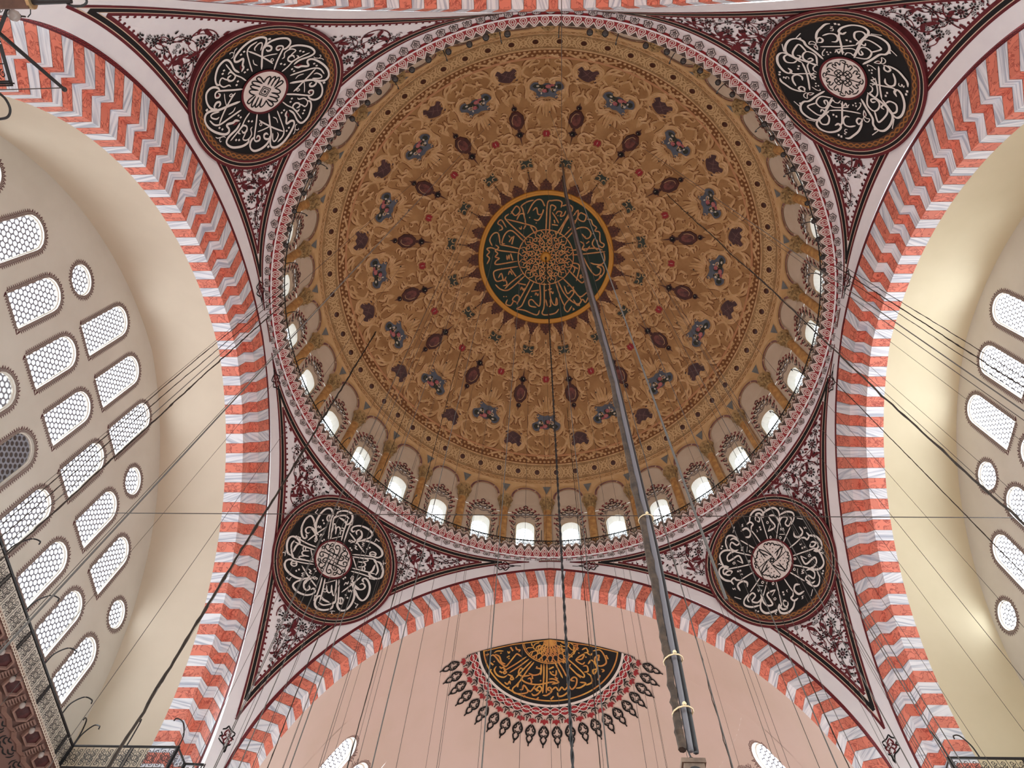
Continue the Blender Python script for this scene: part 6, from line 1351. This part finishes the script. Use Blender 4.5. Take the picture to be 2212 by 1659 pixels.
def hexp(): q = MB(); c = hexo.mean(0); q.fan(GS_(c[None], .05), GS_(c + (hexo - c) * .78, .02)); return q.mesh('coffer_panel', mat('oxblood_coffer_paint', (72, 30, 30), .7, (48, 20, 22), 5.0))
def ribm():
    q = MB(); n = 8
    for i in range(n):
        b0 = .05 + i * .075; q.add(GS_(np.array([(.4, b0), (.64, b0), (.64, b0 + .07), (.4, b0 + .07), (.52, b0 + .035)]), .0) + nv * np.array([.06, .06, .06, .06, .16])[:, None], [(0, 1, 4), (1, 2, 4), (2, 3, 4), (3, 0, 4)])
    q.strip(GS_(np.array([(-.52, .56), (-.3, .62), (0, .56), (.3, .62), (.52, .56)]), .14), GS_(np.array([(-.52, .7), (-.3, .76), (0, .7), (.3, .76), (.52, .7)]), .06)); return q.mesh('fluted_rib', PINKST)
def flm():
    q = MB()
    for s in (1, -1):
        for P in ([(.05, .8), (.2, .86), (.3, .78)], [(.1, .95), (.26, .98), (.36, .9), (.3, .84)], [(.0, 1.05), (.16, 1.1), (.3, 1.04)], [(.36, 1.08), (.44, .98), (.42, .86)]):
            L, R = rib2(cr(np.array(P) * np.array([s, 1]), 3), .05, True); q.strip(GS_(L, .012), GS_(R, .012))
    return q.mesh('black_scroll', BLACK)
ms = [('coffer_frame', hexm()), ('fluted_rib', ribm()), ('black_scroll', flm())]; mp2 = hexp()
for i in range(13):
    y = Y0 - .6 - 1.06 * i; fr = None
    for nm_, me in ms:
        o = put(nm_, me, GAL, loc=(0, y, 0)); fr = fr or o
    put('coffer_panel', mp2, fr)
q = MB()
for b_, r in ((LV - .02, .08), (LV - .16, .05)): q.tube(GS_(np.array([(-4, b_), (Y0, b_)]), .05), r, 6)
q.obj('torus_moulding', PINKST, GAL)
q = MB(); t = np.linspace(0, 2 * pi, 9)
for i in range(115):
    y = Y0 - i * .12; q.tube(np.stack([X0 + .06 + 0 * t, y + .055 * np.cos(t), GB - .03 + .06 * np.sin(t)], 1), .018, 4, False)
stuff(q, 'bead_chain', mat('pale_bead_paint', (196, 184, 168), .6), GAL)
q = MB(); q.sphere((0, 0, 0), .085, 9, 7, (1, 1, 1.25)); LB2 = q.mesh('lamp_bulb', mat('clear_lamp_glass', (150, 140, 134), .08), True)
q = MB(); q.tube([(0, 0, .1), (0, 0, .3)], .012, 4); q.tube([(0, 0, .08), (0, 0, .13)], .04, 6); LC2 = q.mesh('lamp_cap', IRON)
for i in range(6):
    o = put('glass_bulb', LB2, loc=(X0 - .05, Y0 - 1.0 - 1.06 * i, GB - .34), label='clear glass bulb under the lower left gallery edge, %s from the gallery corner' % ORDN[i], category='lamp', group='clear bulbs under the lower left gallery'); put('lamp_cap', LC2, o)

# ------------------------------------------------------------------ pieces of the back gallery at the upper left corner
def zz_(P, z): return np.array([on_z(px, py, z) for px, py in P])
R_ = zz_([(22, 8), (4, 62)], ZG); A_, B_ = R_
bp = zz_([(-120, 150), (-2, 66), (20, 10), (60, -120)], ZG)
balustrade('gallery_balustrade', [tuple(p) for p in bp[1:]], 'fragment of black iron balustrade at the upper left corner')
bp2 = zz_([(0, 95), (24, 180), (-40, 178)], ZG - .2)
balustrade('gallery_balustrade', [tuple(p) for p in bp2], 'short iron balustrade corner below the long rod at upper left')
P = zz_([(-6, 68), (139, 193)], ZG); q = MB(); q.tube(P - P[0], [.05, .04], 8); d_ = unit(P[1] - P[0]); q.sphere(P[1] - P[0], .06, 8, 6); q.obj('iron_rod', IRON, loc=tuple(P[0]), label='long black iron rod slanting out at the upper left', category='rod')
P = zz_([(-10, 194.5), (133, 190)], ZG - .1); straight('stay_wire', P[0], P[1], .012, 'short stay wire tied to the tip of the upper left rod')
P = zz_([(-6, 198), (12, 214), (22, 236), (16, 253), (-6, 258)], ZG); q = MB(); q.tube(cr(P - P[0], 5), .03, 6); q.obj('bent_hook', IRON, loc=tuple(P[0]), label='bent black hook at the left edge under the iron rod', category='hook')
c_ = on_z(30, 33, ZG); o = put('glass_bulb', LB2, loc=tuple(c_), label='single glass bulb on a bracket at the upper left corner', category='lamp'); o.scale = (1.5, 1.5, 1.3); put('lamp_cap', LC2, o)
P = zz_([(66, 12), (66, 30), (60, 37)], ZG); q = MB(); q.tube(P - P[0], .012, 5); q.obj('bracket_wire', IRON, loc=tuple(P[0]), label='small curved wire hanging under the brown beam at upper left', category='wire')
P = zz_([(-20, 4), (66, 3)], ZG - 1.0); d_ = unit(P[1] - P[0]); up_ = np.array([0, 0, 1.0]); s_ = np.cross(up_, d_); L_ = np.linalg.norm(P[1] - P[0])
BE = empty('wooden_beam', tuple(P[0]), label='brown beam end with brass collar at the upper left corner', category='beam')
q = MB(); q.box(d_ * L_ / 2, (d_, s_, up_), (L_ / 2, .13, .12)); q.obj('beam_body', mat('brown_wood', (96, 66, 50), .6, (74, 48, 36), 3.0), BE)
q = MB(); q.tube([d_ * (L_ - .02), d_ * (L_ + .05)], .15, 12); q.obj('brass_collar', mat('aged_brass', (176, 150, 110), .35, metal=.6), BE)
q = MB(); q.tube([d_ * (L_ + .05), d_ * (L_ + .85)], [.07, .05], 8); t = np.linspace(0, 2 * pi, 17); q.tube(np.array([d_ * (L_ + .95) + d_ * .22 * math.cos(a) + s_ * .1 * math.sin(a) for a in t]), .025, 5, False); q.obj('iron_shackle', IRON, BE)
